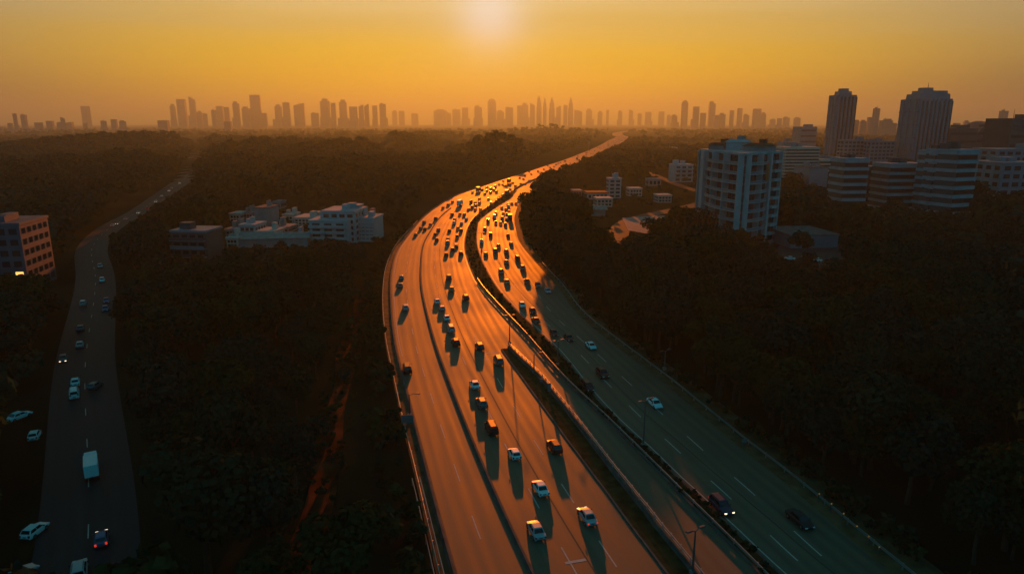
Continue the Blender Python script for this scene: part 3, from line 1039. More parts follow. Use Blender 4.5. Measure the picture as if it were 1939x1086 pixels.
# skyline: every tower is a thing; (x0, x1, top row, distance, cap)
SKY = []
for grp, dist, rows in (
    ('left', 3200, ((4, 19, 220), (53, 59, 215), (67, 77, 216), (91, 104, 232), (113, 125, 229), (132, 140, 231), (140, 146, 222), (148, 160, 231), (41, 49, 233), (232, 242, 226), (247, 258, 228),
                    (213, 222, 228), (318, 338, 228), (64, 72, 242), (76, 84, 243), (440, 453, 230), (24, 34, 240), (180, 186, 233))),
    ('haze', 5300, ((343, 352, 197), (355, 374, 188), (378, 391, 183), (418, 426, 207), (428, 440, 201), (441, 452, 203), (458, 470, 192), (474, 490, 202), (490, 510, 180), (534, 548, 198), (549, 563, 194),
                    (567, 592, 195), (618, 636, 187), (637, 647, 195), (652, 668, 189), (672, 685, 202), (688, 698, 198), (699, 707, 197), (714, 722, 200), (727, 738, 195), (600, 615, 213), (391, 400, 210),
                    (401, 410, 214), (509, 520, 214), (181, 194, 201))),
    ('centre', 7800, ((748, 760, 209), (761, 773, 210), (784, 798, 214), (826, 850, 207), (860, 875, 206), (877, 890, 204), (900, 915, 200), (925, 940, 187), (957, 972, 202), (979, 988, 200), (988, 999, 195),
                      (1002, 1012, 195), (1050, 1060, 200), (1063, 1072, 198), (1084, 1098, 208), (1104, 1118, 206), (1126, 1136, 210), (1142, 1148, 208), (1164, 1172, 209), (1183, 1193, 207), (1214, 1226, 212),
                      (1238, 1250, 211), (1254, 1262, 217), (1200, 1208, 214), (845, 858, 212), (940, 956, 209))),
    ('right', 4900, ((1279, 1293, 190), (1301, 1313, 202), (1330, 1342, 192), (1369, 1377, 209), (1383, 1392, 205), (1394, 1406, 216), (1412, 1426, 206), (1426, 1436, 213), (1443, 1455, 225), (1457, 1466, 224),
                     (1468, 1480, 221), (1488, 1500, 222), (1350, 1362, 214), (1315, 1326, 214), (1263, 1273, 217), (1340, 1350, 218))),
    ('rear', 2000, ((1598, 1607, 227), (1608, 1622, 227), (1623, 1634, 222), (1633, 1643, 203), (1648, 1668, 225), (1666, 1678, 233), (1597, 1618, 243), (1865, 1879, 208), (1800, 1812, 228), (1822, 1838, 229),
                    (1782, 1795, 233)))):
    for x0, x1, py in rows:
        SKY.append((grp, dist * random.uniform(0.93, 1.08), x0, x1, py))
WHERE = {'left': ('teal grey tower block low on the hazy horizon at the far left', 'teal tower blocks on the far left horizon'),
         'haze': ('brown silhouette of a tower rising from mist left of the sun', 'misty towers left of the sun'),
         'centre': ('faint orange silhouette of a far tower below the sun', 'faint far towers below the sun'),
         'right': ('hazy orange grey tower on the skyline right of the motorway', 'hazy towers right of the motorway'),
         'rear': ('hazy grey tower block between the two tall residential towers', 'grey towers behind the residential towers')}
SPECIAL = {(490, 'haze'): 'tallest broad stepped tower in the mist left of the sun', (355, 'haze'): 'broad flat topped tower at the left end of the misty cluster',
           (181, 'haze'): 'lone pale tower fading above the teal blocks at the left', (618, 'haze'): 'tall paired slab tower in the middle of the misty cluster',
           (318, 'left'): 'low squat block alone before the misty left cluster', (4, 'left'): 'dark teal tower nearest the left picture edge',
           (1279, 'right'): 'tallest rounded tower alone right of the far motorway', (1330, 'right'): 'slim tower third in the row right of the far motorway',
           (1633, 'rear'): 'thin pale tower midway between the two tall residential towers', (1865, 'rear'): 'thin tower behind the sail roofed block',
           (925, 'centre'): 'faint broad tower with a domed top straight below the sun', (1648, 'rear'): 'square grey block beside the thin pale tower',
           (378, 'haze'): 'tower with a slanted peak, third from the left of the misty cluster', (1412, 'right'): 'tower with a slanted shoulder at the right end of the orange skyline'}
for grp, d, x0, x1, py in SKY:
    w = (x1 - x0) / FPX * d * random.uniform(0.72, 0.95)
    H = ztop(py, d)
    x = at((x0 + x1) / 2, d)
    mb = MB()
    if random.random() < 0.5:                      # podium or lower wing
        mb.box((random.uniform(-0.3, 0.3) * w, 0, H * 0.2), (w * random.uniform(1.1, 1.5), w * 0.9, H * random.uniform(0.3, 0.5)), HAZEB)
    if random.random() < 0.35:                     # roof mast
        mb.tube((random.uniform(-0.2, 0.2) * w, 0, H * 0.9), (random.uniform(-0.2, 0.2) * w, 0, H * 1.05), w * 0.035, w * 0.02, HAZEB)
    dep = w * random.uniform(0.7, 1.0)
    cap = random.choice(('flat', 'flat', 'step', 'step', 'slant', 'hut'))
    if (x0, grp) in ((925, 'centre'), (1279, 'right')):
        cap = 'dome'
    if cap == 'flat':
        mb.box((0, 0, H / 2), (w, dep, H), HAZEB)
    elif cap == 'step':
        mb.box((0, 0, H * 0.46), (w, dep, H * 0.92), HAZEB)
        mb.box((random.uniform(-0.15, 0.15) * w, 0, H * 0.96), (w * 0.6, dep * 0.6, H * 0.08), HAZEB)
    elif cap == 'hut':
        mb.box((0, 0, H * 0.48), (w, dep, H * 0.96), HAZEB)
        mb.box((-w * 0.2, 0, H * 0.98), (w * 0.3, dep * 0.4, H * 0.04), HAZEB)
        mb.tube((w * 0.1, 0, H * 0.95), (w * 0.1, 0, H * 1.05), 0.8, 0.4, HAZEB)
    elif cap == 'dome':
        mb.box((0, 0, H * 0.45), (w, dep, H * 0.9), HAZEB)
        mb.box((0, 0, H * 0.93), (w * 0.85, dep * 0.85, H * 0.06), HAZEB, 0, 0.9)
        mb.box((0, 0, H * 0.98), (w * 0.6, dep * 0.6, H * 0.04), HAZEB, 0, 0.6)
    else:
        sg = random.choice((-1, 1))
        mb.box((0, 0, H * 0.45), (w, dep, H * 0.9), HAZEB)
        vs = [(-w / 2, -dep / 2, H * 0.9), (w / 2, -dep / 2, H * 0.9), (w / 2, dep / 2, H * 0.9), (-w / 2, dep / 2, H * 0.9)]
        k = w / 2 * sg
        vs += [(k, -dep / 2, H), (k, dep / 2, H)]
        mb.add(vs, [(0, 1, 4), (3, 5, 2), (0, 4, 5, 3), (1, 2, 5, 4), (0, 3, 2, 1)], HAZEB)
    # shallow floor ledges give the shaft its relief
    for j in range(1, 7):
        mb.box((0, 0, H * 0.88 * j / 7), (w * 1.015, dep * 1.015, 1.4), HAZEB)
    o = mb.build('skyline_tower')
    o.location = (x, d, 0)
    o.rotation_euler = (0, 0, random.uniform(-0.25, 0.25))
    tag(o, SPECIAL.get((x0, grp), WHERE[grp][0]), 'tower', WHERE[grp][1])
for x0, x1, py, lab in ((1026, 1033, 184, 'first pointed tower in the central far cluster'), (1037, 1048, 184, 'broad pointed tower in the middle of the central far cluster'),
                        (1072, 1082, 184, 'lone pointed tower at the right end of the central far cluster'), (1014, 1024, 181, 'needle topped tower at the left of the central far cluster')):
    d = 7500
    w, H, x = (x1 - x0) / FPX * d, ztop(py, d), at((x0 + x1) / 2, d)
    mb = MB()
    n = 8
    rings = []
    for fz, k in ((0, 1), (0.62, 1), (0.64, 0.86), (0.80, 0.8), (0.82, 0.6), (0.90, 0.45), (1.0, 0.06)):
        rings.append([(w / 2 * k * math.cos(2 * math.pi * (i + 0.5) / n), w / 2 * k * math.sin(2 * math.pi * (i + 0.5) / n), H * fz) for i in range(n)])
    mb.loft(rings, HAZEB)
    if 'needle' in lab:
        mb.tube((-w * 0.3, 0, H * 0.8), (-w * 0.3, 0, H * 1.03), 3, 1.0, HAZEB)
    o = mb.build('spire_tower')
    o.location = (x, d, 0)
    tag(o, lab, 'tower', 'pointed towers of the central far cluster')

# ------------------------------------------------------------------ vehicles
TYRE = mat('tyre rubber', (0.02, 0.02, 0.02), 0.9, 0.1)
RIM = mat('alloy rim', (0.35, 0.35, 0.36), 0.35, 0.5, metal=0.9)
CGLASS = mat('car glass', (0.010, 0.013, 0.017), 0.06, 0.6)
HEADL = mat('headlamp lens', (0.75, 0.77, 0.8), 0.15, 0.6)
HEADON = mat('lit headlamp', (0.9, 0.9, 0.85), 0.2, 0.5, emit=(1.0, 0.72, 0.42), estr=1.6)
TAILL = mat('tail lamp lens', (0.35, 0.012, 0.008), 0.2, 0.5)
TAILON = mat('lit tail lamp', (0.5, 0.02, 0.01), 0.2, 0.5, emit=(1.0, 0.05, 0.015), estr=0.5)
TRIM = mat('black trim', (0.02, 0.02, 0.022), 0.6, 0.3)
PLATE = mat('number plate', (0.05, 0.05, 0.05), 0.5, 0.3)
CARP = {
    'white': (0.78, 0.78, 0.77), 'silver': (0.42, 0.43, 0.45), 'grey': (0.15, 0.155, 0.165), 'black': (0.014, 0.015, 0.017),
    'dark blue': (0.016, 0.032, 0.07), 'red': (0.34, 0.025, 0.018), 'maroon': (0.16, 0.020, 0.018), 'gold': (0.40, 0.29, 0.14), 'blue': (0.05, 0.13, 0.27), 'teal': (0.04, 0.13, 0.15)}
CARM = {k: mat('car paint ' + k, v, 0.45, 0.35, metal=0.2 if k in ('silver', 'grey', 'gold') else 0.0, coat=0.15) for k, v in CARP.items()}

# kind: length, half width, belt height, roof height, rear-glass foot, roof rear, roof front, windscreen foot, nose height, tail height  (y from rear bumper = 0)
SPEC = {
    'sedan': dict(L=4.6, hw=0.88, belt=0.92, roof=1.44, y=(0.75, 1.35, 2.75, 3.55), nose=0.72, tail=0.94),
    'hatch': dict(L=3.9, hw=0.85, belt=0.95, roof=1.50, y=(0.10, 0.55, 2.15, 2.90), nose=0.76, tail=0.95),
    'suv': dict(L=4.6, hw=0.93, belt=1.08, roof=1.74, y=(0.08, 0.40, 2.70, 3.45), nose=0.95, tail=1.08),
    'van': dict(L=4.7, hw=0.92, belt=1.12, roof=1.92, y=(0.05, 0.22, 3.35, 4.20), nose=0.95, tail=1.12),
    'pickup': dict(L=5.2, hw=0.93, belt=1.08, roof=1.76, y=(1.95, 2.10, 3.30, 4.00), nose=1.0, tail=1.05),
}


def car_parts(kind):
    """{part: [(mesh builder, offset)]} for one kind of car; paint always uses the placeholder slot"""
    s = SPEC[kind]
    L, hw, belt, roof = s['L'], s['hw'], s['belt'], s['roof']
    yrb, yrr, yfr, yfb = (k - L / 2 for k in s['y'])
    P0 = CARM['white']
    out = {}
    b = MB()
    h2 = L / 2

    def ring(y, w, z0, z1, ins=0.06):
        return [(-w * 0.9, y, z0), (-w, y, z0 + 0.14), (-w, y, z1 - 0.13), (-w + ins, y, z1 - 0.02), (-w * 0.55, y, z1 + 0.015), (w * 0.55, y, z1 + 0.015), (w - ins, y, z1 - 0.02), (w, y, z1 - 0.13), (w, y, z0 + 0.14), (w * 0.9, y, z0)]
    tail = s['tail']
    st = [(-h2, hw * 0.80, 0.38, tail - 0.14), (-h2 + 0.10, hw * 0.93, 0.26, tail - 0.02), (-h2 + 0.5, hw * 0.99, 0.22, tail), (yrb + 0.1 if yrb > -h2 + 0.5 else -h2 + 0.8, hw, 0.20, belt),
          (0.2, hw, 0.20, belt), (yfb - 0.05, hw, 0.20, belt - 0.01), (yfb + 0.15, hw * 0.99, 0.21, belt - 0.04), (h2 - 0.30, hw * 0.94, 0.24, s['nose']), (h2 - 0.08, hw * 0.86, 0.28, s['nose'] - 0.12), (h2, hw * 0.76, 0.36, s['nose'] - 0.24)]
    b.loft([ring(*k) for k in st], P0)
    # roof shell and pillars (cabin hull)
    wb, wt = hw * 0.93, hw * 0.74

    def cab(y, w, z):
        return [(-w, y, z), (w, y, z)]
    hull = [(-wb, yrb, belt - 0.03), (wb, yrb, belt - 0.03), (wb, yfb, belt - 0.05), (-wb, yfb, belt - 0.05),
            (-wt, yrr, roof - 0.05), (wt, yrr, roof - 0.05), (wt, yfr, roof - 0.06), (-wt, yfr, roof - 0.06)]
    b.add(hull, [(0, 1, 5, 4), (1, 2, 6, 5), (2, 3, 7, 6), (3, 0, 4, 7), (4, 5, 6, 7)], P0)
    rt = [(-wt * 0.98, yrr, roof - 0.052), (wt * 0.98, yrr, roof - 0.052), (wt * 0.98, yfr, roof - 0.062), (-wt * 0.98, yfr, roof - 0.062),
          (-wt * 0.82, yrr + 0.12, roof), (wt * 0.82, yrr + 0.12, roof), (wt * 0.82, yfr - 0.15, roof), (-wt * 0.82, yfr - 0.15, roof)]
    b.add(rt, [(0, 1, 5, 4), (1, 2, 6, 5), (2, 3, 7, 6), (3, 0, 4, 7), (4, 5, 6, 7)], P0)
    if kind == 'pickup':
        # open bed: dark floor sunk between the bed walls
        b.box(((-0.0), (-h2 + yrb) / 2 + 0.1, belt - 0.0), (hw * 1.5, yrb + h2 - 0.5, 0.04), TRIM)
        for sx in (-1, 1):
            b.box((sx * hw * 0.88, (-h2 + yrb) / 2 + 0.05, belt + 0.10), (0.10, yrb + h2 - 0.2, 0.26), P0)
        b.box((0, -h2 + 0.14, belt + 0.09), (hw * 1.75, 0.10, 0.26), P0)
    # dark wheel arches and bumpers
    for sy in (-1, 1):
        b.box((0, sy * (h2 - 0.06), 0.42), (hw * 1.5, 0.14, 0.16), TRIM)
    out['body'] = [(b, 0.035)]

    def panel(p, thick, m, lerp0=0.08, lerp1=0.92, v0=0.10, v1=0.90):
        """glass panel inset in the quad p (bl, br, tr, tl), standing proud by thick"""
        p = [Vector(q) for q in p]
        n = (p[1] - p[0]).cross(p[3] - p[0]).normalized()

        def bil(u, v):
            return (p[0] * (1 - u) + p[1] * u) * (1 - v) + (p[3] * (1 - u) + p[2] * u) * v
        c = [bil(lerp0, v0), bil(lerp1, v0), bil(lerp1, v1), bil(lerp0, v1)]
        mb = MB()
        vs = [q - n * 0.02 for q in c] + [q + n * thick for q in c]
        mb.add(vs, [(3, 2, 1, 0), (4, 5, 6, 7), (0, 1, 5, 4), (1, 2, 6, 5), (2, 3, 7, 6), (3, 0, 4, 7)], m)
        return mb
    v = hull
    out['windscreen'] = [(panel((v[2], v[3], v[7], v[6]), 0.012, CGLASS, 0.05, 0.95, 0.14, 0.93), 0)]
    out['rear_window'] = [(panel((v[0], v[1], v[5], v[4]), 0.012, CGLASS, 0.08, 0.92, 0.22 if kind in ('suv', 'van', 'hatch') else 0.12, 0.9), 0)]
    out['side_window'] = []
    for q in ((v[1], v[2], v[6], v[5]), (v[3], v[0], v[4], v[7])):
        out['side_window'].append((panel(q, 0.012, CGLASS, 0.07, 0.49, 0.16, 0.86), 0))
        out['side_window'].append((panel(q, 0.012, CGLASS, 0.53, 0.93, 0.16, 0.86), 0))
    rw = 0.33 if kind in ('sedan', 'hatch') else 0.37
    out['wheel'] = []
    for sx in (-1, 1):
        for y in (-h2 + 0.82, h2 - 0.86):
            w = MB().tube((-0.11, 0, 0), (0.11, 0, 0), rw, rw, TYRE, 14)
            r_ = MB().tube((-0.125, 0, 0), (0.125, 0, 0), rw * 0.62, rw * 0.62, RIM, 10)
            out['wheel'].append((w, (sx * (hw - 0.06), y, rw), r_))
    out['headlight'] = [(MB().box((sx * hw * 0.66, h2 - 0.07, s['nose'] - 0.20), (0.36, 0.16, 0.15), HEADL), 0) for sx in (-1, 1)]
    tz = tail - 0.22 if kind != 'van' else tail
    out['tail_light'] = [(MB().box((sx * hw * 0.74, -h2 + 0.06, tz), (0.26, 0.14, 0.20 if kind in ('sedan', 'pickup') else 0.32), TAILL), 0) for sx in (-1, 1)]
    out['mirror'] = [(MB().box((sx * (hw + 0.09), yfb - 0.35, belt + 0.08), (0.20, 0.12, 0.14), TRIM), 0) for sx in (-1, 1)]
    out['number_plate'] = [(MB().box((0, -h2 - 0.005, 0.66), (0.50, 0.04, 0.13), PLATE), 0)]
    if kind in ('suv', 'van'):
        out['roof_rail'] = [(MB().box((sx * wt * 0.86, (yrr + yfr) / 2, roof + 0.035), (0.05, (yfr - yrr) * 0.8, 0.05), TRIM), 0) for sx in (-1, 1)]
    return out


CAR_LIB, CAR_FAR = {}, {}
for kind in SPEC:
    lib = []
    allm = MB()
    for name, items in car_parts(kind).items():
        for it in items:
            mb = it[0]
            if name == 'wheel':
                lib.append((name, mb.mesh(name), it[1], it[2].mesh('rim')))
                for src in (mb, it[2]):
                    for m_ in set(src.m):
                        pass
                    o0 = [(p[0] + it[1][0], p[1] + it[1][1], p[2] + it[1][2]) for p in src.v]
                    for f, k in zip(src.f, src.m):
                        allm.add([o0[i] for i in f], [tuple(range(len(f)))], src.mats[k])
            else:
                bv = it[1] if name == 'body' else 0
                lib.append((name, mb.mesh(name, bevel=bv if isinstance(bv, float) else 0.0, smooth=False), (0, 0, 0), None))
                for f, k in zip(mb.f, mb.m):
                    allm.add([mb.v[i] for i in f], [tuple(range(len(f)))], mb.mats[k])
    CAR_LIB[kind] = lib
    CAR_FAR[kind] = allm.mesh('car')
NAMES = {'sedan': 'saloon_car', 'hatch': 'hatchback_car', 'suv': 'off_road_car', 'van': 'passenger_van', 'pickup': 'pickup_truck'}
CATS = {'sedan': 'car', 'hatch': 'car', 'suv': 'car', 'van': 'van', 'pickup': 'pickup'}


CS = 0.75                                      # the lanes read 3.3 m wide at this camera height; cars follow the same scale


def set_paint(o, color):
    me = o.data
    for i, m in enumerate(me.materials):
        if m == CARM['white']:
            o.material_slots[i].link = 'OBJECT'
            o.material_slots[i].material = CARM[color]


def swap(o, a, b):
    for i, m in enumerate(o.data.materials):
        if m == a:
            o.material_slots[i].link = 'OBJECT'
            o.material_slots[i].material = b


def make_car(px, py, kind, color, label, path=REF, away=True, near=True, group=None, lights=False, rz=None, ground=None, dz=0.02):
    p = gp(px, py, 0.75) if ground is None else np.asarray(ground)
    s, off = path.locate(p)
    h = path.head(s) if rz is None else rz
    if not away and rz is None:
        h += math.pi
    h -= math.pi / 2
    if near:
        t = thing(NAMES[kind], label, CATS[kind], (*p, dz), h + random.uniform(-0.015, 0.015), group)
        t.scale = (CS, CS, CS)
        for name, me, loc, sub in CAR_LIB[kind]:
            o = link(name, me, t)
            o.location = loc
            if name == 'body':
                set_paint(o, color)
            if lights and name == 'headlight':
                swap(o, HEADL, HEADON)
            if lights and name == 'tail_light':
                swap(o, TAILL, TAILON)
            if sub:
                link('rim', sub, o)
        return t
    o = link(NAMES[kind], CAR_FAR[kind])
    o.location = (*p, dz)
    o.rotation_euler = (0, 0, h + random.uniform(-0.02, 0.02))
    o.scale = (CS, CS, CS)
    set_paint(o, color)
    if lights:
        swap(o, HEADL, HEADON)
        swap(o, TAILL, TAILON)
    return tag(o, label, CATS[kind], group)


G_SLIP, G_MAIN, G_RIGHT, G_SIDE = 'cars on the left slip road', 'cars heading away on the main lanes', 'cars coming down the right carriageway', 'cars on the dark side road at the left'
NEAR = [
    # px, py, kind, colour, label, heading away, group
    (760, 523, 'hatch', 'silver', 'silver hatchback just ahead of a dark car on the left slip road', 1, G_SLIP),
    (758, 538, 'sedan', 'grey', 'dark grey saloon close behind the silver hatchback on the slip road', 1, G_SLIP),
    (768, 580, 'suv', 'silver', 'silver off road car driving alone in the middle of the slip road', 1, G_SLIP),
    (771, 695, 'van', 'black', 'black van pulled to the outer kerb of the left slip road', 1, G_SLIP),
    (850, 523, 'suv', 'dark blue', 'dark off road car ahead of the reddish saloon in mid main lanes', 1, G_MAIN),
    (855, 545, 'sedan', 'gold', 'gold saloon right behind the dark off road car on the main lanes', 1, G_MAIN),
    (882, 561, 'suv', 'dark blue', 'dark blue off road car alone in the right main lane beside the planted median', 1, G_MAIN),
    (828, 568, 'sedan', 'white', 'white roofed saloon leading the queue beside the concrete barrier', 1, G_MAIN),
    (837, 581, 'hatch', 'silver', 'silver hatchback second in the queue beside the concrete barrier', 1, G_MAIN),
    (846, 599, 'sedan', 'white', 'white saloon third in the queue beside the concrete barrier', 1, G_MAIN),
    (854, 620, 'van', 'silver', 'silver van fourth in the queue beside the concrete barrier', 1, G_MAIN),
    (863, 645, 'suv', 'maroon', 'maroon off road car last in the queue beside the concrete barrier', 1, G_MAIN),
    (908, 653, 'suv', 'dark blue', 'dark blue off road car beside the maroon one, in the next lane', 1, G_MAIN),
    (944, 680, 'van', 'grey', 'tall grey van next to the tip of the divider', 1, G_MAIN),
    (899, 724, 'sedan', 'white', 'white saloon followed closely by two dark cars near the barrier', 1, G_MAIN),
    (912, 759, 'suv', 'grey', 'grey off road car between a white saloon and a black van', 1, G_MAIN),
    (931, 807, 'van', 'black', 'black van behind the grey off road car near the barrier', 1, G_MAIN),
    (1050, 841, 'suv', 'red', 'red off road car with a long shadow beside the divider', 1, G_MAIN),
    (974, 854, 'hatch', 'white', 'white hatchback left of the red off road car', 1, G_MAIN),
    (1023, 918, 'sedan', 'white', 'white saloon with sunlit bonnet ahead of the one nearest the bottom', 1, G_MAIN),
    (1015, 997, 'sedan', 'silver', 'silver saloon nearest the bottom, close to the barrier', 1, G_MAIN),
    (1112, 971, 'sedan', 'silver', 'pale saloon with red tail lights at the lower right of the main lanes', 1, G_MAIN),
    (949, 513, 'suv', 'grey', 'dark grey car in the left lane just ahead of a pale one, right carriageway', 0, G_RIGHT),
    (960, 531, 'sedan', 'gold', 'gold saloon just below the dark grey car, right carriageway', 0, G_RIGHT),
    (990, 506, 'suv', 'grey', 'grey car in the outer lane above the red saloon, right carriageway', 0, G_RIGHT),
    (998, 530, 'sedan', 'red', 'red saloon in the outer half of the right carriageway bend', 0, G_RIGHT),
    (1019, 538, 'hatch', 'grey', 'grey hatchback at the shadow edge of the right carriageway', 0, G_RIGHT),
    (1037, 548, 'sedan', 'silver', 'silver saloon on the shaded shoulder side of the bend', 0, G_RIGHT),
    (989, 575, 'hatch', 'white', 'white fronted hatchback alone in the inner lane of the right carriageway', 0, G_RIGHT),
    (1009, 586, 'hatch', 'maroon', 'maroon hatchback ahead of a black saloon on the right carriageway', 0, G_RIGHT),
    (1015, 604, 'sedan', 'black', 'black saloon just below the maroon hatchback', 0, G_RIGHT),
    (1049, 628, 'hatch', 'red', 'red hatchback with its shadow on the right carriageway', 0, G_RIGHT),
    (1077, 636, 'sedan', 'maroon', 'dark maroon saloon at the shadow line beside the red hatchback', 0, G_RIGHT),
    (1119, 651, 'sedan', 'white', 'white saloon in shade on the upper right carriageway', 0, G_RIGHT),
    (1141, 704, 'suv', 'maroon', 'dark red off road car below the white saloon, right carriageway', 0, G_RIGHT),
    (1112, 729, 'van', 'black', 'black van hugging the central reservation on the right carriageway', 0, G_RIGHT),
    (1240, 759, 'sedan', 'white', 'white saloon beside the tall lamp post on the right carriageway', 0, G_RIGHT),
    (1366, 953, 'suv', 'dark blue', 'dark blue car with a lit headlamp low on the right carriageway', 0, G_RIGHT),
    (1515, 977, 'sedan', 'black', 'black saloon in deep shade at the outer lane of the right carriageway', 0, G_RIGHT),
]
for px, py, kind, color, lab, away, grp in NEAR:
    make_car(px, py, kind, color, lab, away=bool(away), group=grp, lights=((px, py) in ((1366, 953), (1112, 971))))

FAR_SLIP = [(787, 443), (797, 431), (805, 432), (803, 420), (815, 424), (825, 413), (839, 392), (849, 387), (857, 381), (895, 363), (905, 364)]
FAR_MAIN = [(830, 434), (824, 442), (827, 452), (851, 435), (848, 451), (848, 458), (867, 430), (873, 435), (866, 446), (864, 464), (857, 471), (873, 478), (845, 480), (856, 405), (861, 415), (860, 421), (871, 404),
            (879, 405), (883, 413), (874, 421), (887, 395), (894, 391), (900, 395), (901, 388), (892, 381), (900, 382), (908, 383), (908, 375), (910, 395), (925, 375), (930, 383), (945, 371), (944, 375), (952, 369),
            (955, 351), (952, 348), (959, 351), (953, 342), (945, 348), (938, 352), (929, 356), (935, 358), (929, 363), (922, 360), (913, 358), (922, 354), (976, 352), (986, 347), (984, 336), (991, 338), (994, 332),
            (1006, 329), (1002, 324), (1019, 324), (1030, 320), (1042, 317), (1053, 311), (971, 345), (965, 349), (918, 366), (940, 362), (966, 357)]
FAR_RIGHT = [(962, 386), (969, 384), (963, 390), (977, 384), (982, 379), (950, 392), (958, 395), (964, 399), (939, 402), (936, 409), (953, 403), (960, 405), (951, 412), (959, 413), (966, 410), (924, 417), (939, 420),
             (948, 421), (957, 424), (918, 433), (929, 443), (962, 444), (912, 456), (968, 460), (944, 464), (959, 475), (938, 474), (920, 479), (959, 494), (980, 488), (994, 347), (1002, 342), (1024, 331), (1048, 320),
             (1058, 319), (1068, 314), (1080, 309), (1035, 327)]
DARKS = ['black', 'grey', 'dark blue', 'grey', 'silver', 'black', 'teal', 'maroon', 'white', 'grey', 'red', 'blue']
KIN = ['sedan', 'hatch', 'suv', 'sedan', 'hatch', 'van', 'suv']


def far_batch(rows, place, grp, away):
    for i, (px, py) in enumerate(rows):
        c = random.choice(DARKS)
        k = random.choice(KIN)
        make_car(px, py, k, c, f'small {c} car {place}', away=away, near=False, group=f'{grp}, {c}')


far_batch(FAR_SLIP, 'in the file of traffic on the far slip road bend', 'far traffic on the slip road', True)
far_batch(FAR_MAIN, 'in the dense far traffic on the glowing main lanes', 'far traffic on the main lanes', True)
far_batch(FAR_RIGHT, 'in the far traffic rounding the right carriageway', 'far traffic on the right carriageway', False)
# the glittering last stretch
s_a, s_b = REF.locate(gp(1045, 316))[0], REF.locate(gp(1170, 258))[0]
for i in range(90):
    s = s_a + (s_b - s_a) * (i / 90) + random.uniform(-6, 6)
    lane = random.choice((-7, -3.5, 2, 5.5, 9.5, 17.5, 21, 24.5))
    c = random.choice(DARKS)
    make_car(0, 0, random.choice(KIN), c, f'tiny {c} car on the last glittering stretch of motorway', away=lane < 14, near=False,
             group=f'tiny cars at the far end of the motorway, {c}', ground=REF.pos(s, lane))


def box_truck(px, py, label, away=True, L=11.0, color='white', path=REF, hw=1.22, hh=3.9, near=True, cabc='white'):
    p = gp(px, py, 1.5)
    s, off = path.locate(p)
    h = path.head(s) - math.pi / 2 + (0 if away else math.pi)
    t = thing('box_truck', label, 'truck', (*p, 0.02), h)
    t.scale = (CS, CS, CS)
    MB().box((0, -L * 0.13, 0.8 + hh / 2 - 0.3), (hw * 2, L * 0.74, hh - 0.9), CARM[color]).build('cargo_box', t, bevel=0.05)
    MB().box((0, -L * 0.05, 0.75), (1.0, L * 0.9, 0.3), TRIM).build('chassis', t)
    cb = MB().box((0, L * 0.39, 1.65), (hw * 1.9, L * 0.16, 2.2), CARM[cabc], 0, 0.94).build('cab', t, bevel=0.06)
    MB().box((0, L * 0.468, 2.05), (hw * 1.6, 0.10, 0.8), CGLASS).build('windscreen', cb)
    for sx in (-1, 1):
        MB().box((sx * hw * 0.93, L * 0.39, 2.05), (0.10, L * 0.09, 0.7), CGLASS).build('side_window', cb)
        MB().box((sx * hw * 0.8, L * 0.474, 0.95), (0.35, 0.08, 0.2), HEADL).build('headlight', t)
        MB().box((sx * hw * 0.8, -L * 0.5, 0.85), (0.3, 0.06, 0.2), TAILL).build('tail_light', t)
        for y in (-L * 0.36, -L * 0.26, L * 0.38):
            w = MB().tube((-0.15, 0, 0), (0.15, 0, 0), 0.5, 0.5, TYRE, 12).build('wheel', t)
            w.location = (sx * (hw - 0.2), y, 0.5)
    return t


box_truck(871, 383, 'big box truck with a pale roof towering over the far slip road traffic', L=12.5)
box_truck(1093, 300, 'dark lorry alone on the right side of the far motorway', L=10, color='grey', cabc='grey')
box_truck(1030, 329, 'dark lorry above the trees where the carriageways join', L=10, color='grey', cabc='black')
box_truck(906, 358, 'dark green lorry among the cars at the outer edge of the bend', L=9, color='teal', cabc='grey')
box_truck(960, 364, 'dark lorry on the inner lane at the top of the bend', L=9, color='teal', cabc='grey')
box_truck(964, 342, 'brown lorry in the outer lane of the glowing stretch', L=9, color='maroon', cabc='grey')
box_truck(966, 412, 'long dark lorry hugging the outer edge of the right carriageway bend', L=10, color='grey', cabc='black', away=False)

# side road traffic
for px, py, kind, color, lab, away, near in (
        (189, 501, 'sedan', 'silver', 'farthest pale saloon on the dark side road, near the tree bend', 0, 1),
        (193, 528, 'hatch', 'white', 'white hatchback just below the farthest saloon on the side road', 0, 1),
        (201, 566, 'sedan', 'blue', 'blue saloon leading the right hand pair on the side road', 0, 1),
        (199, 582, 'hatch', 'blue', 'blue hatchback second of the right hand pair on the side road', 0, 1),
        (157, 572, 'suv', 'silver', 'silver off road car opposite the blue pair on the side road', 1, 1),
        (152, 618, 'sedan', 'grey', 'grey saloon following the silver off road car on the side road', 1, 1),
        (151, 649, 'sedan', 'silver', 'silver saloon with a bright rear below the grey one, side road', 1, 1),
        (119, 676, 'hatch', 'grey', 'hatchback with glowing headlights at the side road edge', 0, 1),
        (142, 719, 'sedan', 'white', 'white saloon ahead of a white van on the side road', 1, 1),
        (140, 742, 'van', 'white', 'white van close behind the white saloon on the side road', 1, 1),
        (191, 1013, 'hatch', 'blue', 'blue hatchback with red tail lights on the near side road', 1, 1),
        (149, 1075, 'suv', 'silver', 'silver off road car at the bottom edge of the side road', 1, 1)):
    make_car(px, py, kind, color, lab, path=SIDE, away=bool(away), near=True, group=G_SIDE, lights=px in (119, 191))
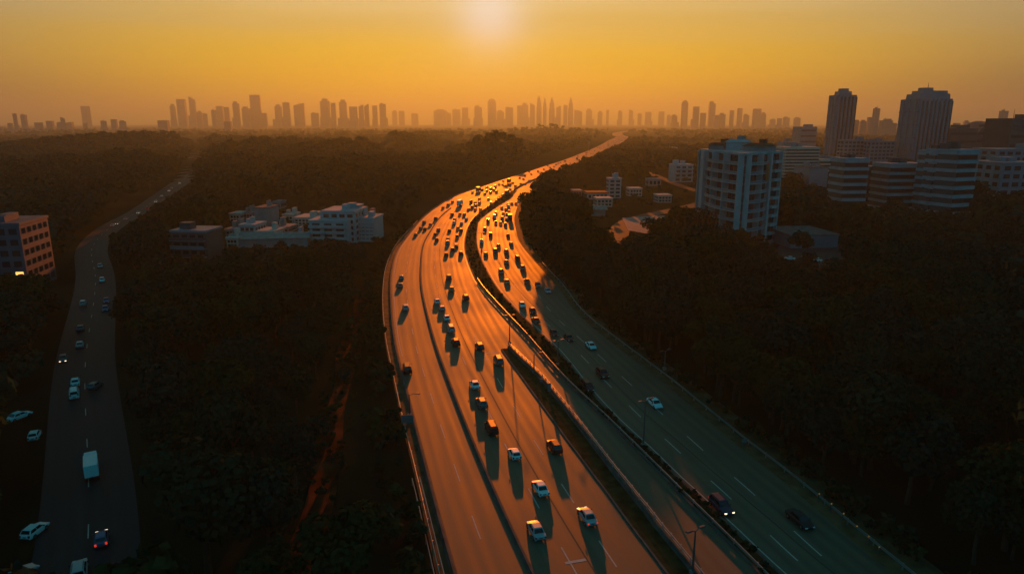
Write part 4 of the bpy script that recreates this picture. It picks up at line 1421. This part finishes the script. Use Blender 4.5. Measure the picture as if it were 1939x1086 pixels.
for px, py, kind, color, lab, rz in (
        (35, 783, 'sedan', 'white', 'white saloon parked aslant left of the side road, upper of two', 1.25),
        (65, 819, 'hatch', 'white', 'white hatchback parked aslant left of the side road, lower of two', 2.0),
        (65, 998, 'hatch', 'white', 'white hatchback parked at the lower left beside the side road', 1.5),
        (32, 1082, 'sedan', 'silver', 'silver saloon cut off by the bottom left picture edge', 1.2),
        (180, 726, 'hatch', 'grey', 'grey hatchback waiting right of the side road', 1.6),
        (1495, 487, 'sedan', 'white', 'white saloon parked at the left end of the car park', 2.6),
        (1529, 484, 'sedan', 'maroon', 'dark red saloon parked in the middle of the car park', 2.6),
        (1546, 490, 'sedan', 'white', 'white estate parked nose out at the right of the car park', 2.5),
        (1790, 535, 'hatch', 'white', 'white car alone in a clearing of the dark right hand wood', 2.7)):
    make_car(px, py, kind, color, lab, rz=rz, near=True, group='parked cars' if px > 300 else 'cars parked beside the side road')
bt = box_truck(172, 876, 'white bus roofed lorry filling a lane of the near side road', path=SIDE, L=6.4, hh=2.9, hw=1.0)
for i, (px, py, c) in enumerate(((213, 425, 'silver'), (222, 421, 'red'), (238, 413, 'silver'), (262, 401, 'silver'), (279, 393, 'red'), (295, 380, 'silver'), (306, 370, 'white'), (320, 360, 'white'), (325, 355, 'silver'), (340, 346, 'white'), (372, 300, 'grey'))):
    make_car(px, py, 'sedan', c, f'tiny {c} car with lights on along the bend of the left side road', path=SIDE, away=i % 2 == 0, near=False, group=f'tiny lit cars on the side road bend, {c}', lights=True)
for px, py in ((700, 279), (718, 287), (735, 291), (775, 300), (806, 303)):
    make_car(px, py, 'sedan', 'white', 'tiny pale car on the misty valley road', path=S2, near=False, group='tiny cars on the misty valley road')

# ------------------------------------------------------------------ street furniture
LAMPM = mat('lamp post paint', (0.10, 0.10, 0.105), 0.5, 0.4, metal=0.4)
SIGNM = mat('sign back', (0.14, 0.15, 0.15), 0.6, 0.4)


def lamp_post(px, py, h, label, arm=1.6, ang=0.0, double=True):
    p = gp(px, py)
    t = thing('street_lamp', label, 'street lamp', (*p, 0), ang, 'lamp posts along the motorway')
    MB().box((0, 0, 0.2), (0.5, 0.5, 0.7), CONC).build('base', t)
    MB().tube((0, 0, 0.3), (0, 0, h), 0.13, 0.07, LAMPM, 8).build('pole', t)
    for sx in ((-1, 1) if double else (1,)):
        MB().tube((0, 0, h - 0.15), (sx * arm, 0, h + 0.15), 0.05, 0.04, LAMPM, 6).build('arm', t)
        MB().box((sx * (arm + 0.3), 0, h + 0.16), (0.75, 0.3, 0.14), LAMPM, 0, 0.8).build('lamp_head', t)
    return t


lamp_post(1218, 846, 6.6, 'tall lamp post on the central reservation beside the white saloon', 0.7, 0.6)
lamp_post(965, 652, 5.8, 'thin lamp post at the tip of the divider', 0.5, 0.3)
lamp_post(1056, 692, 4.6, 'thin lamp post on the central reservation above the sign posts', 0.5, 0.5)
lamp_post(1311, 1088, 4.8, 'lamp post at the bottom end of the divider fence', 0.5, 0.5)
lamp_post(912, 474, 6.0, 'small lamp post in the planted bend of the central reservation', 0.6, 0.2)
lamp_post(776, 789, 3.6, 'short lamp post at the outer edge of the left slip road', 1.0, -0.1, False)
lamp_post(1011, 707, 3.6, 'short lamp post with boards on the divider', 0.9, 0.2, False)
lamp_post(1258, 700, 3.5, 'lamp post in shade at the right shoulder', 0.6, 0.6)


def sign(px, py, h, w, hh, label, m=SIGNM):
    p = gp(px, py)
    t = thing('road_sign', label, 'road sign', (*p, 0), 0.1, 'small road signs beside the motorway')
    MB().tube((0, 0, 0), (0, 0, h), 0.06, 0.06, LAMPM, 6).build('post', t)
    MB().box((0, -0.08, h - hh / 2), (w, 0.06, hh), m).build('board', t)


sign(1040, 748, 2.1, 0.5, 1.4, 'narrow upright sign board on the divider beside the inner strip')
sign(1025, 728, 1.1, 0.6, 0.6, 'small square marker at the inner edge of the divider')
sign(772, 808, 1.9, 1.7, 1.2, 'wide sign board on the left verge below the short lamp post')
sign(1408, 846, 1.2, 0.7, 0.5, 'small pale marker on the right shoulder')
for px, lab, dist, py0, py1 in ((1112, 'tall light mast beside the far motorway', 1100, 283, 250), (1262, 'lattice mast in the haze right of the far motorway', 900, 298, 270)):
    z1 = ztop(py1, dist)
    t = thing('mast', lab, 'mast', (at(px, dist), dist, 0))
    MB().tube((0, 0, 0), (0, 0, z1), 0.7, 0.4, LAMPM, 6).build('pole', t)
    MB().box((0, 0, z1), (3.4, 1.2, 1.0), LAMPM).build('lamp_head', t)

# ------------------------------------------------------------------ trees
def crown_arrays(seed, n, leaf, h=1.0, lumps=9):
    """unit tree crown (height 1, trunk foot at 0): leaf quads spread through several clumps"""
    g = np.random.default_rng(seed)
    cz = g.uniform(0.45, 0.82, lumps)
    rad = 0.30 * np.sqrt(np.clip(1 - ((cz - 0.58) / 0.36) ** 2, 0.1, 1))
    ang = g.uniform(0, 2 * np.pi, lumps)
    cc = np.stack([rad * np.cos(ang) * g.uniform(0.3, 1, lumps), rad * np.sin(ang) * g.uniform(0.3, 1, lumps), cz], -1)
    cr = g.uniform(0.13, 0.21, lumps)
    k = g.integers(0, lumps, n)
    d = g.normal(size=(n, 3))
    d /= np.linalg.norm(d, axis=1)[:, None]
    rr = g.uniform(0.55, 1.0, n) ** 0.5
    c = cc[k] + d * (cr[k] * rr)[:, None] * np.array([1.1, 1.1, 0.85])
    nrm = d + g.normal(scale=0.6, size=(n, 3)) + np.array([0, 0, 0.35])
    nrm /= np.linalg.norm(nrm, axis=1)[:, None]
    a = np.cross(nrm, g.normal(size=(n, 3)))
    a /= np.linalg.norm(a, axis=1)[:, None]
    b = np.cross(nrm, a)
    sz = leaf * g.uniform(0.6, 1.4, n)[:, None]
    v = np.stack([c - a * sz - b * sz * 0.5, c + a * sz * 0.3 - b * sz, c + a * sz + b * sz * 0.5, c - a * sz * 0.3 + b * sz], 1)
    return v.reshape(-1, 3)


def trunk_mb(seed):
    g = random.Random(seed)
    mb = MB()
    p = Vector((0, 0, -0.02))
    for z, r0, r1 in ((0.2, 0.028, 0.022), (0.42, 0.022, 0.016), (0.66, 0.016, 0.008)):
        q = Vector((g.uniform(-0.02, 0.02), g.uniform(-0.02, 0.02), z))
        mb.tube(p, q, r0, r1, BARK, 6)
        p = q
    for k in range(4):
        a = g.uniform(0, 6.28)
        z = g.uniform(0.26, 0.48)
        mb.tube((0, 0, z), (0.2 * math.cos(a), 0.2 * math.sin(a), z + g.uniform(0.12, 0.24)), 0.012, 0.004, BARK, 5)
    return mb


VAR = []
for i in range(6):
    n = 2600
    v = crown_arrays(100 + i, n, 0.021, lumps=10 + i)
    q = np.arange(n * 4).reshape(-1, 4)
    VAR.append((np_mesh('crown', v, q, [(LEAF, LEAF2, LEAF3)[i % 3]]), trunk_mb(50 + i).mesh('trunk')))

# keep-out zones: roads, buildings, and the lines of sight to the roads
ROADPTS, SIGHT = [], []
for s in np.arange(0, min(REF.L, 1500), 6.0):
    for f in np.linspace(0, 1, 6):
        o0, o1 = float(edge_off('out', s)) if s < so[-1] else float(edge_off('slip', s)), float(edge_off('right', s)) + 2
        ROADPTS.append((*REF.pos(s, o0 + (o1 - o0) * f), 5.5))
        if s < S_FAR + 40 or f < 0.55:
            SIGHT.append((*REF.pos(s, o0 + (o1 - o0) * f), 5.5))
for P_, w in ((SIDE, 5.0), (S3, 4.0), (S4, 3.5), (S2, 5)):
    for s in np.arange(0, min(P_.L, 1100), 5.0):
        for o in (-0.7 * w, 0, 0.7 * w):
            ROADPTS.append((*P_.pos(s, o), 3.2))
        if P_ is not S2:
            SIGHT.append((*P_.pos(s, 0), (4.0 if s < 220 else 5.5) if P_ is SIDE else 2.6))
for s in np.arange(0, TRACK.L, 4):
    ROADPTS.append((*TRACK.pos(s), 1.0))
for p in LOT + PLAZA:
    ROADPTS.append((*p, 8))
    SIGHT.append((*p, 4))
for a_, b_, c_ in ((1500, 1590, 478), (1520, 1600, 492), (1490, 1580, 466), (1195, 1250, 424), (1195, 1250, 416), (1085, 1130, 406)):
    for q in np.linspace(a_, b_, 5):
        SIGHT.append((*gp(q, c_), 4.0))
        ROADPTS.append((*gp(q, c_), 4.0))
for q in ((35, 783), (65, 819), (65, 998), (32, 1082), (180, 726), (1790, 535), (1500, 490), (1545, 492)):
    SIGHT.append((*gp(*q), 3.0))
SIGHT = np.array(SIGHT)
ROADPTS = np.array(ROADPTS)
BUILD = []
for o in COL.objects:
    if o.parent is None and o.get('category') in ('apartment block', 'office building', 'tower', 'house', 'villa', 'hall', 'shed', 'pavilion', 'factory', 'tower block') and o.location.y < 900:
        bb = [c_ for ch in o.children for c_ in ((Matrix.Rotation(o.rotation_euler.z, 4, 'Z') @ ch.matrix_basis @ Vector(k)) + o.location for k in ch.bound_box)]
        if bb:
            xs, ys, zs = [k.x for k in bb], [k.y for k in bb], [k.z for k in bb]
            BUILD.append((min(xs) - 2.5, max(xs) + 2.5, min(ys) - 2.5, max(ys) + 2.5, max(zs)))
for px, py in ((1790, 535), (1500, 490), (1545, 492), (35, 783), (65, 819), (65, 998), (32, 1082), (180, 726)):
    p = gp(px, py)
    BUILD.append((p[0] - 4, p[0] + 4, p[1] - 4, p[1] + 4, 0))


def hits_road(x, y, grow=0.0):
    return bool((((ROADPTS[:, 0] - x) ** 2 + (ROADPTS[:, 1] - y) ** 2) < (ROADPTS[:, 2] + grow) ** 2).any())


def tree_ok(x, y, h, z0=0.0):
    # a gap in the stand lets one long bar of sun through to the right carriageway
    if 92 < y < 330 and abs(x - (19.8 - 0.03 * (y - 77))) < 1.5 + h * 0.2 and h > 0.118 * (y - 92):
        return False
    if hits_road(x, y, h * 0.16):
        return False
    if y > 330 and h > 2.5:                          # the far bend lies in full sun: no crown may throw its shade on it
        s_, off_ = REF.locate((x, y))
        if -130 < off_ < 0 and s_ < 900:
            for f in (0.35, 0.6, 0.8, 0.95):
                t_ = h * f / 0.121
                s2_, o2_ = REF.locate((x + 0.03 * t_, y - t_))
                if s2_ < 900 and float(edge_off('slip', s2_)) - 1 < o2_ < 13:
                    return False
    qx, qy = proj((x, y, 0))
    if ((1075 < qx < 1335 and 345 < qy < 446) or (425 < qx < 725 and 395 < qy < 492)) and h > 5.5:
        return False
    if 55 < y < 165 and h > 3.2 and TRACK.locate((x, y))[1] < 1 and x < float(REF.pos(REF.locate((x, y))[0], float(edge_off('out', REF.locate((x, y))[0])))[0]):
        return False                                 # low scrub between the track and the verge
    if False:
        return False                                 # thinly planted grounds of the villas and of the left hamlet
    for a, b, c, d, zt in BUILD:
        if a < x < b and c < y < d:
            return False
    for f in (0.55, 0.8, 0.97):                      # crown must not stand between the camera and a carriageway
        k = CAM_H / (CAM_H - min(h * f + z0, CAM_H - 2))
        if (((SIGHT[:, 0] - x * k) ** 2 + (SIGHT[:, 1] - y * k) ** 2) < (SIGHT[:, 2] - (1.5 if f > 0.9 else 0.0)) ** 2).any():
            return False
    for a, b, c, d, zt in BUILD:                     # nor hide more than the lower part of a building
        if zt > 2.5 and d > y:
            for bx in (a + 2, (a + b) / 2, b - 2):
                k = (c + 2.5) / y
                if k > 1 and abs(bx - x * k) < h * 0.28 * k and CAM_H + (h + z0 - CAM_H) * k > zt * 0.28 + 0.6:
                    return False
    return True


TREES = []


def scatter(y0, y1, gap, hmin, hmax, xlim):
    y = y0
    while y < y1:
        x = -xlim(y)
        while x < xlim(y):
            xx, yy = x + rng.uniform(-0.45, 0.45) * gap, y + rng.uniform(-0.45, 0.45) * gap
            h = rng.uniform(hmin, hmax)
            z0 = float(ground_z(np.array([xx]), np.array([yy]))[0])
            for k in (1.0, 0.75, 0.55, 0.38):
                if tree_ok(xx, yy, h * k, z0):
                    TREES.append((xx, yy, z0, h * k))
                    break
            x += gap
        y += gap


scatter(44, 130, 6.5, 6, 14, lambda y: 0.88 * y + 24)
scatter(130, 300, 8.0, 7, 16, lambda y: 0.88 * y + 24)
scatter(300, 620, 12.0, 8, 17, lambda y: 0.79 * y + 10)
# the tall stand above the bend whose shade reaches over the right carriageway
for i in range(26):
    px, py = random.uniform(1015, 1100), random.uniform(440, 540)
    p = gp(px, py)
    s, off = REF.locate(p)
    h = random.uniform(15, 20)
    if off > float(edge_off('right', s)) + 5 and not (abs(p[0] - (19.8 - 0.03 * (p[1] - 77))) < 1.5 + h * 0.2 and h > 0.118 * (p[1] - 92)):
        TREES.append((p[0], p[1], 0, h))
for i in range(46):
    s = random.uniform(S_NOSE - 60, S_NOSE + 70)
    off = float(edge_off('right', s)) + random.uniform(5.5, 12)
    p = REF.pos(s, off)
    h = random.uniform(8, 12)
    if not (abs(p[0] - (19.8 - 0.03 * (p[1] - 77))) < 1.5 + h * 0.2 and h > 0.118 * (p[1] - 92)):
        TREES.append((p[0], p[1], 0, h))
for i in range(16):                                  # tall trees whose shade reaches the inner strip
    p = (random.uniform(11.5, 14.5), random.uniform(190, 222))
    s, off = REF.locate(p)
    if off > float(edge_off('right', s)) + 1.2:
        TREES.append((p[0], p[1], 0, random.uniform(14.5, 16.5)))
for i in range(150):                                 # dense belt that hides the lower carriageway of the far stretch
    s = random.uniform(S_FAR + 25, S_FAR + 650)
    p = REF.pos(s, 28.5 + random.uniform(4, 16))
    TREES.append((p[0], p[1], 0, random.uniform(8, 12)))
TREES.sort(key=lambda k: -k[3] / math.hypot(k[0], k[1]))
inview, rest = [], []
for tr in TREES:
    px, py = proj((tr[0], tr[1], tr[2] + tr[3] * 0.6))
    (inview if (-20 < px < 1960 and -50 < py < 1110) and len(inview) < 285 else rest).append(tr)
KIND = ('dark rounded broadleaf tree', 'olive leaved broadleaf tree', 'blue green broadleaf tree')
MARK = [((1560, 480), 'around the small car park'), ((1400, 490), 'at the foot of the white apartment block'), ((1700, 440), 'in front of the banded office slabs'), ((1060, 470), 'on the inside of the motorway bend'),
        ((1180, 610), 'just above the shaded right shoulder'), ((1420, 790), 'on the slope beside the right shoulder'), ((1640, 960), 'above the right shoulder near the bottom right corner'), ((1840, 760), 'in the deep wood at the right picture edge'),
        ((1500, 620), 'in the middle of the dark right hand wood'), ((1790, 560), 'around the clearing with the lone white car'), ((1165, 400), 'below the white slope tower'), ((650, 480), 'in front of the white left complex'),
        ((370, 540), 'around the dark blue grey block on the left'), ((450, 480), 'by the small left houses'), ((240, 640), 'on the right bank of the left side road'), ((60, 620), 'below the apartment block at the far left'),
        ((40, 900), 'by the cars parked left of the side road'), ((660, 700), 'beside the red earth track'), ((720, 580), 'under the bare verge of the slip road'), ((400, 780), 'in the middle of the dark left hand wood'),
        ((420, 1000), 'at the bottom of the left hand wood'), ((720, 980), 'beside the pale handrail'), ((260, 930), 'beside the near end of the left side road'), ((540, 600), 'in the hollow behind the red earth track'),
        ((1940, 950), 'in the bottom right corner of the wood'), ((200, 390), 'beyond the far bend of the left side road')]
MW = [(gp(*q), w) for q, w in MARK]
for i, (x, y, z, h) in enumerate(inview):
    k = i % 6
    where = min(MW, key=lambda m: math.hypot(m[0][0] - x, m[0][1] - y))[1]
    lab = f'{"tall" if h > 11 else "low"} {KIND[k % 3]} {where}'
    t = thing('broadleaf_tree', lab, 'tree', (x, y, z), random.uniform(0, 6.28), lab.replace(' tree ', ' trees '))
    wdt = random.uniform(0.85, 1.15)
    t.scale = (h * wdt, h * wdt, h)
    link('crown', VAR[k][0], t)
    link('trunk', VAR[k][1], t)


def wood(name, trees, n, leaf, mats):
    """many more trees joined into one mass"""
    base = [crown_arrays(300 + i, n, leaf, lumps=8) for i in range(5)]
    vs, ms = [], []
    for j, (x, y, z, h) in enumerate(trees):
        b = base[j % 5]
        a = rng.uniform(0, 6.28)
        ca, sa = math.cos(a), math.sin(a)
        w = h * rng.uniform(0.9, 1.25)
        p = np.stack([(b[:, 0] * ca - b[:, 1] * sa) * w + x, (b[:, 0] * sa + b[:, 1] * ca) * w + y, b[:, 2] * h + z], -1)
        vs.append(p)
        ms.append(np.full(n, j % len(mats)))
    v = np.concatenate(vs)
    o = link(name, np_mesh(name, v, np.arange(len(v)).reshape(-1, 4), mats, np.concatenate(ms)))
    return tag(o, kind='stuff')


wood('woodland', rest, 260, 0.062, [LEAF, LEAF2, LEAF3])
# far woods on the hills and in the valley
FT = []
for y0, y1, gap in ((620, 1100, 13.5), (1100, 1900, 20), (1900, 3600, 42)):
    n = int((y1 - y0) * (0.79 * (y0 + y1)) / gap ** 2 * (0.75 if y0 < 1900 else 0.45))
    xs, ys = rng.uniform(-1, 1, n), rng.uniform(y0, y1, n)
    xs = xs * (0.79 * ys + 20)
    cl = np.sin(xs / 97 + 1.3 * np.sin(ys / 140)) + np.sin(ys / 83 + xs / 210)
    zs = ground_z(xs, ys)
    rc = road_clear(xs, ys)
    for x, y, z, c, r_ in zip(xs, ys, zs, cl, rc):
        if y < 900 and not tree_ok(x, y, 11.0, z):
            continue
        if r_ > 0.02 and (c > (-1.15 if y < 900 else -0.45) or z > 3):
            FT.append((x, y, z - 0.5, rng.uniform(8, 14) * (1 if y < 1900 else 1.3)))
wood('far_woodland', FT, 56, 0.15, [LEAF, LEAF2, LEAF3])


def shrubs(name, fn, s0, s1, per_m, hmin, hmax):
    tr = []
    for i in range(int((s1 - s0) * per_m)):
        s = random.uniform(s0, s1)
        a, b = fn(s)
        o = random.uniform(a + 0.4, b - 0.4) if b - a > 0.9 else (a + b) / 2
        p = REF.pos(s, o)
        tr.append((p[0], p[1], 0.1 - hmin * 0.25, random.uniform(hmin, hmax)))
    return wood(name, tr, 60, 0.13, [LEAF, LEAF2])


shrubs('median_shrubs', lambda s: (float(edge_off('med1l', s)), float(edge_off('med1r', s))), 0, S_FAR, 1.6, 0.45, 1.0)
shrubs('verge_shrubs', lambda s: (float(edge_off('right', s)) + 2.2, float(edge_off('right', s)) + 5.5), 0, S_FAR, 1.1, 1.0, 2.6)
shrubs('bank_shrubs', lambda s: (float(edge_off('out', s)) - 5.0, float(edge_off('out', s)) - 0.8), 0, so[-1], 1.0, 1.2, 3.2)

AMBER_GLINT = mat('amber reflector', (0.8, 0.35, 0.05), 0.3, 0.5, emit=(1.0, 0.5, 0.12), estr=0.12)  # weak emission paints the glint on the reflectors; they are no lamps
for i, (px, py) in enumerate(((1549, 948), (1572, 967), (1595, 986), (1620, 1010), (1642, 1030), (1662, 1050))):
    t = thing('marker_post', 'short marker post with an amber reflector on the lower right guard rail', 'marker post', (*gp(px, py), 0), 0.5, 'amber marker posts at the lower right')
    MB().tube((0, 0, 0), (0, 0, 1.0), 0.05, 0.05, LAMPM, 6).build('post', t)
    MB().box((0, -0.05, 0.95), (0.16, 0.06, 0.12), AMBER_GLINT).build('reflector', t)

# scrub that has crept over the earth track
tr = []
for i in range(150):
    k_ = random.uniform(0, TRACK.L)
    p = TRACK.pos(k_, random.uniform(-2.6, 2.8))
    tr.append((p[0], p[1], -0.3, random.uniform(0.5, 1.5)))
wood('track_scrub', tr, 60, 0.13, [LEAF, LEAF2])
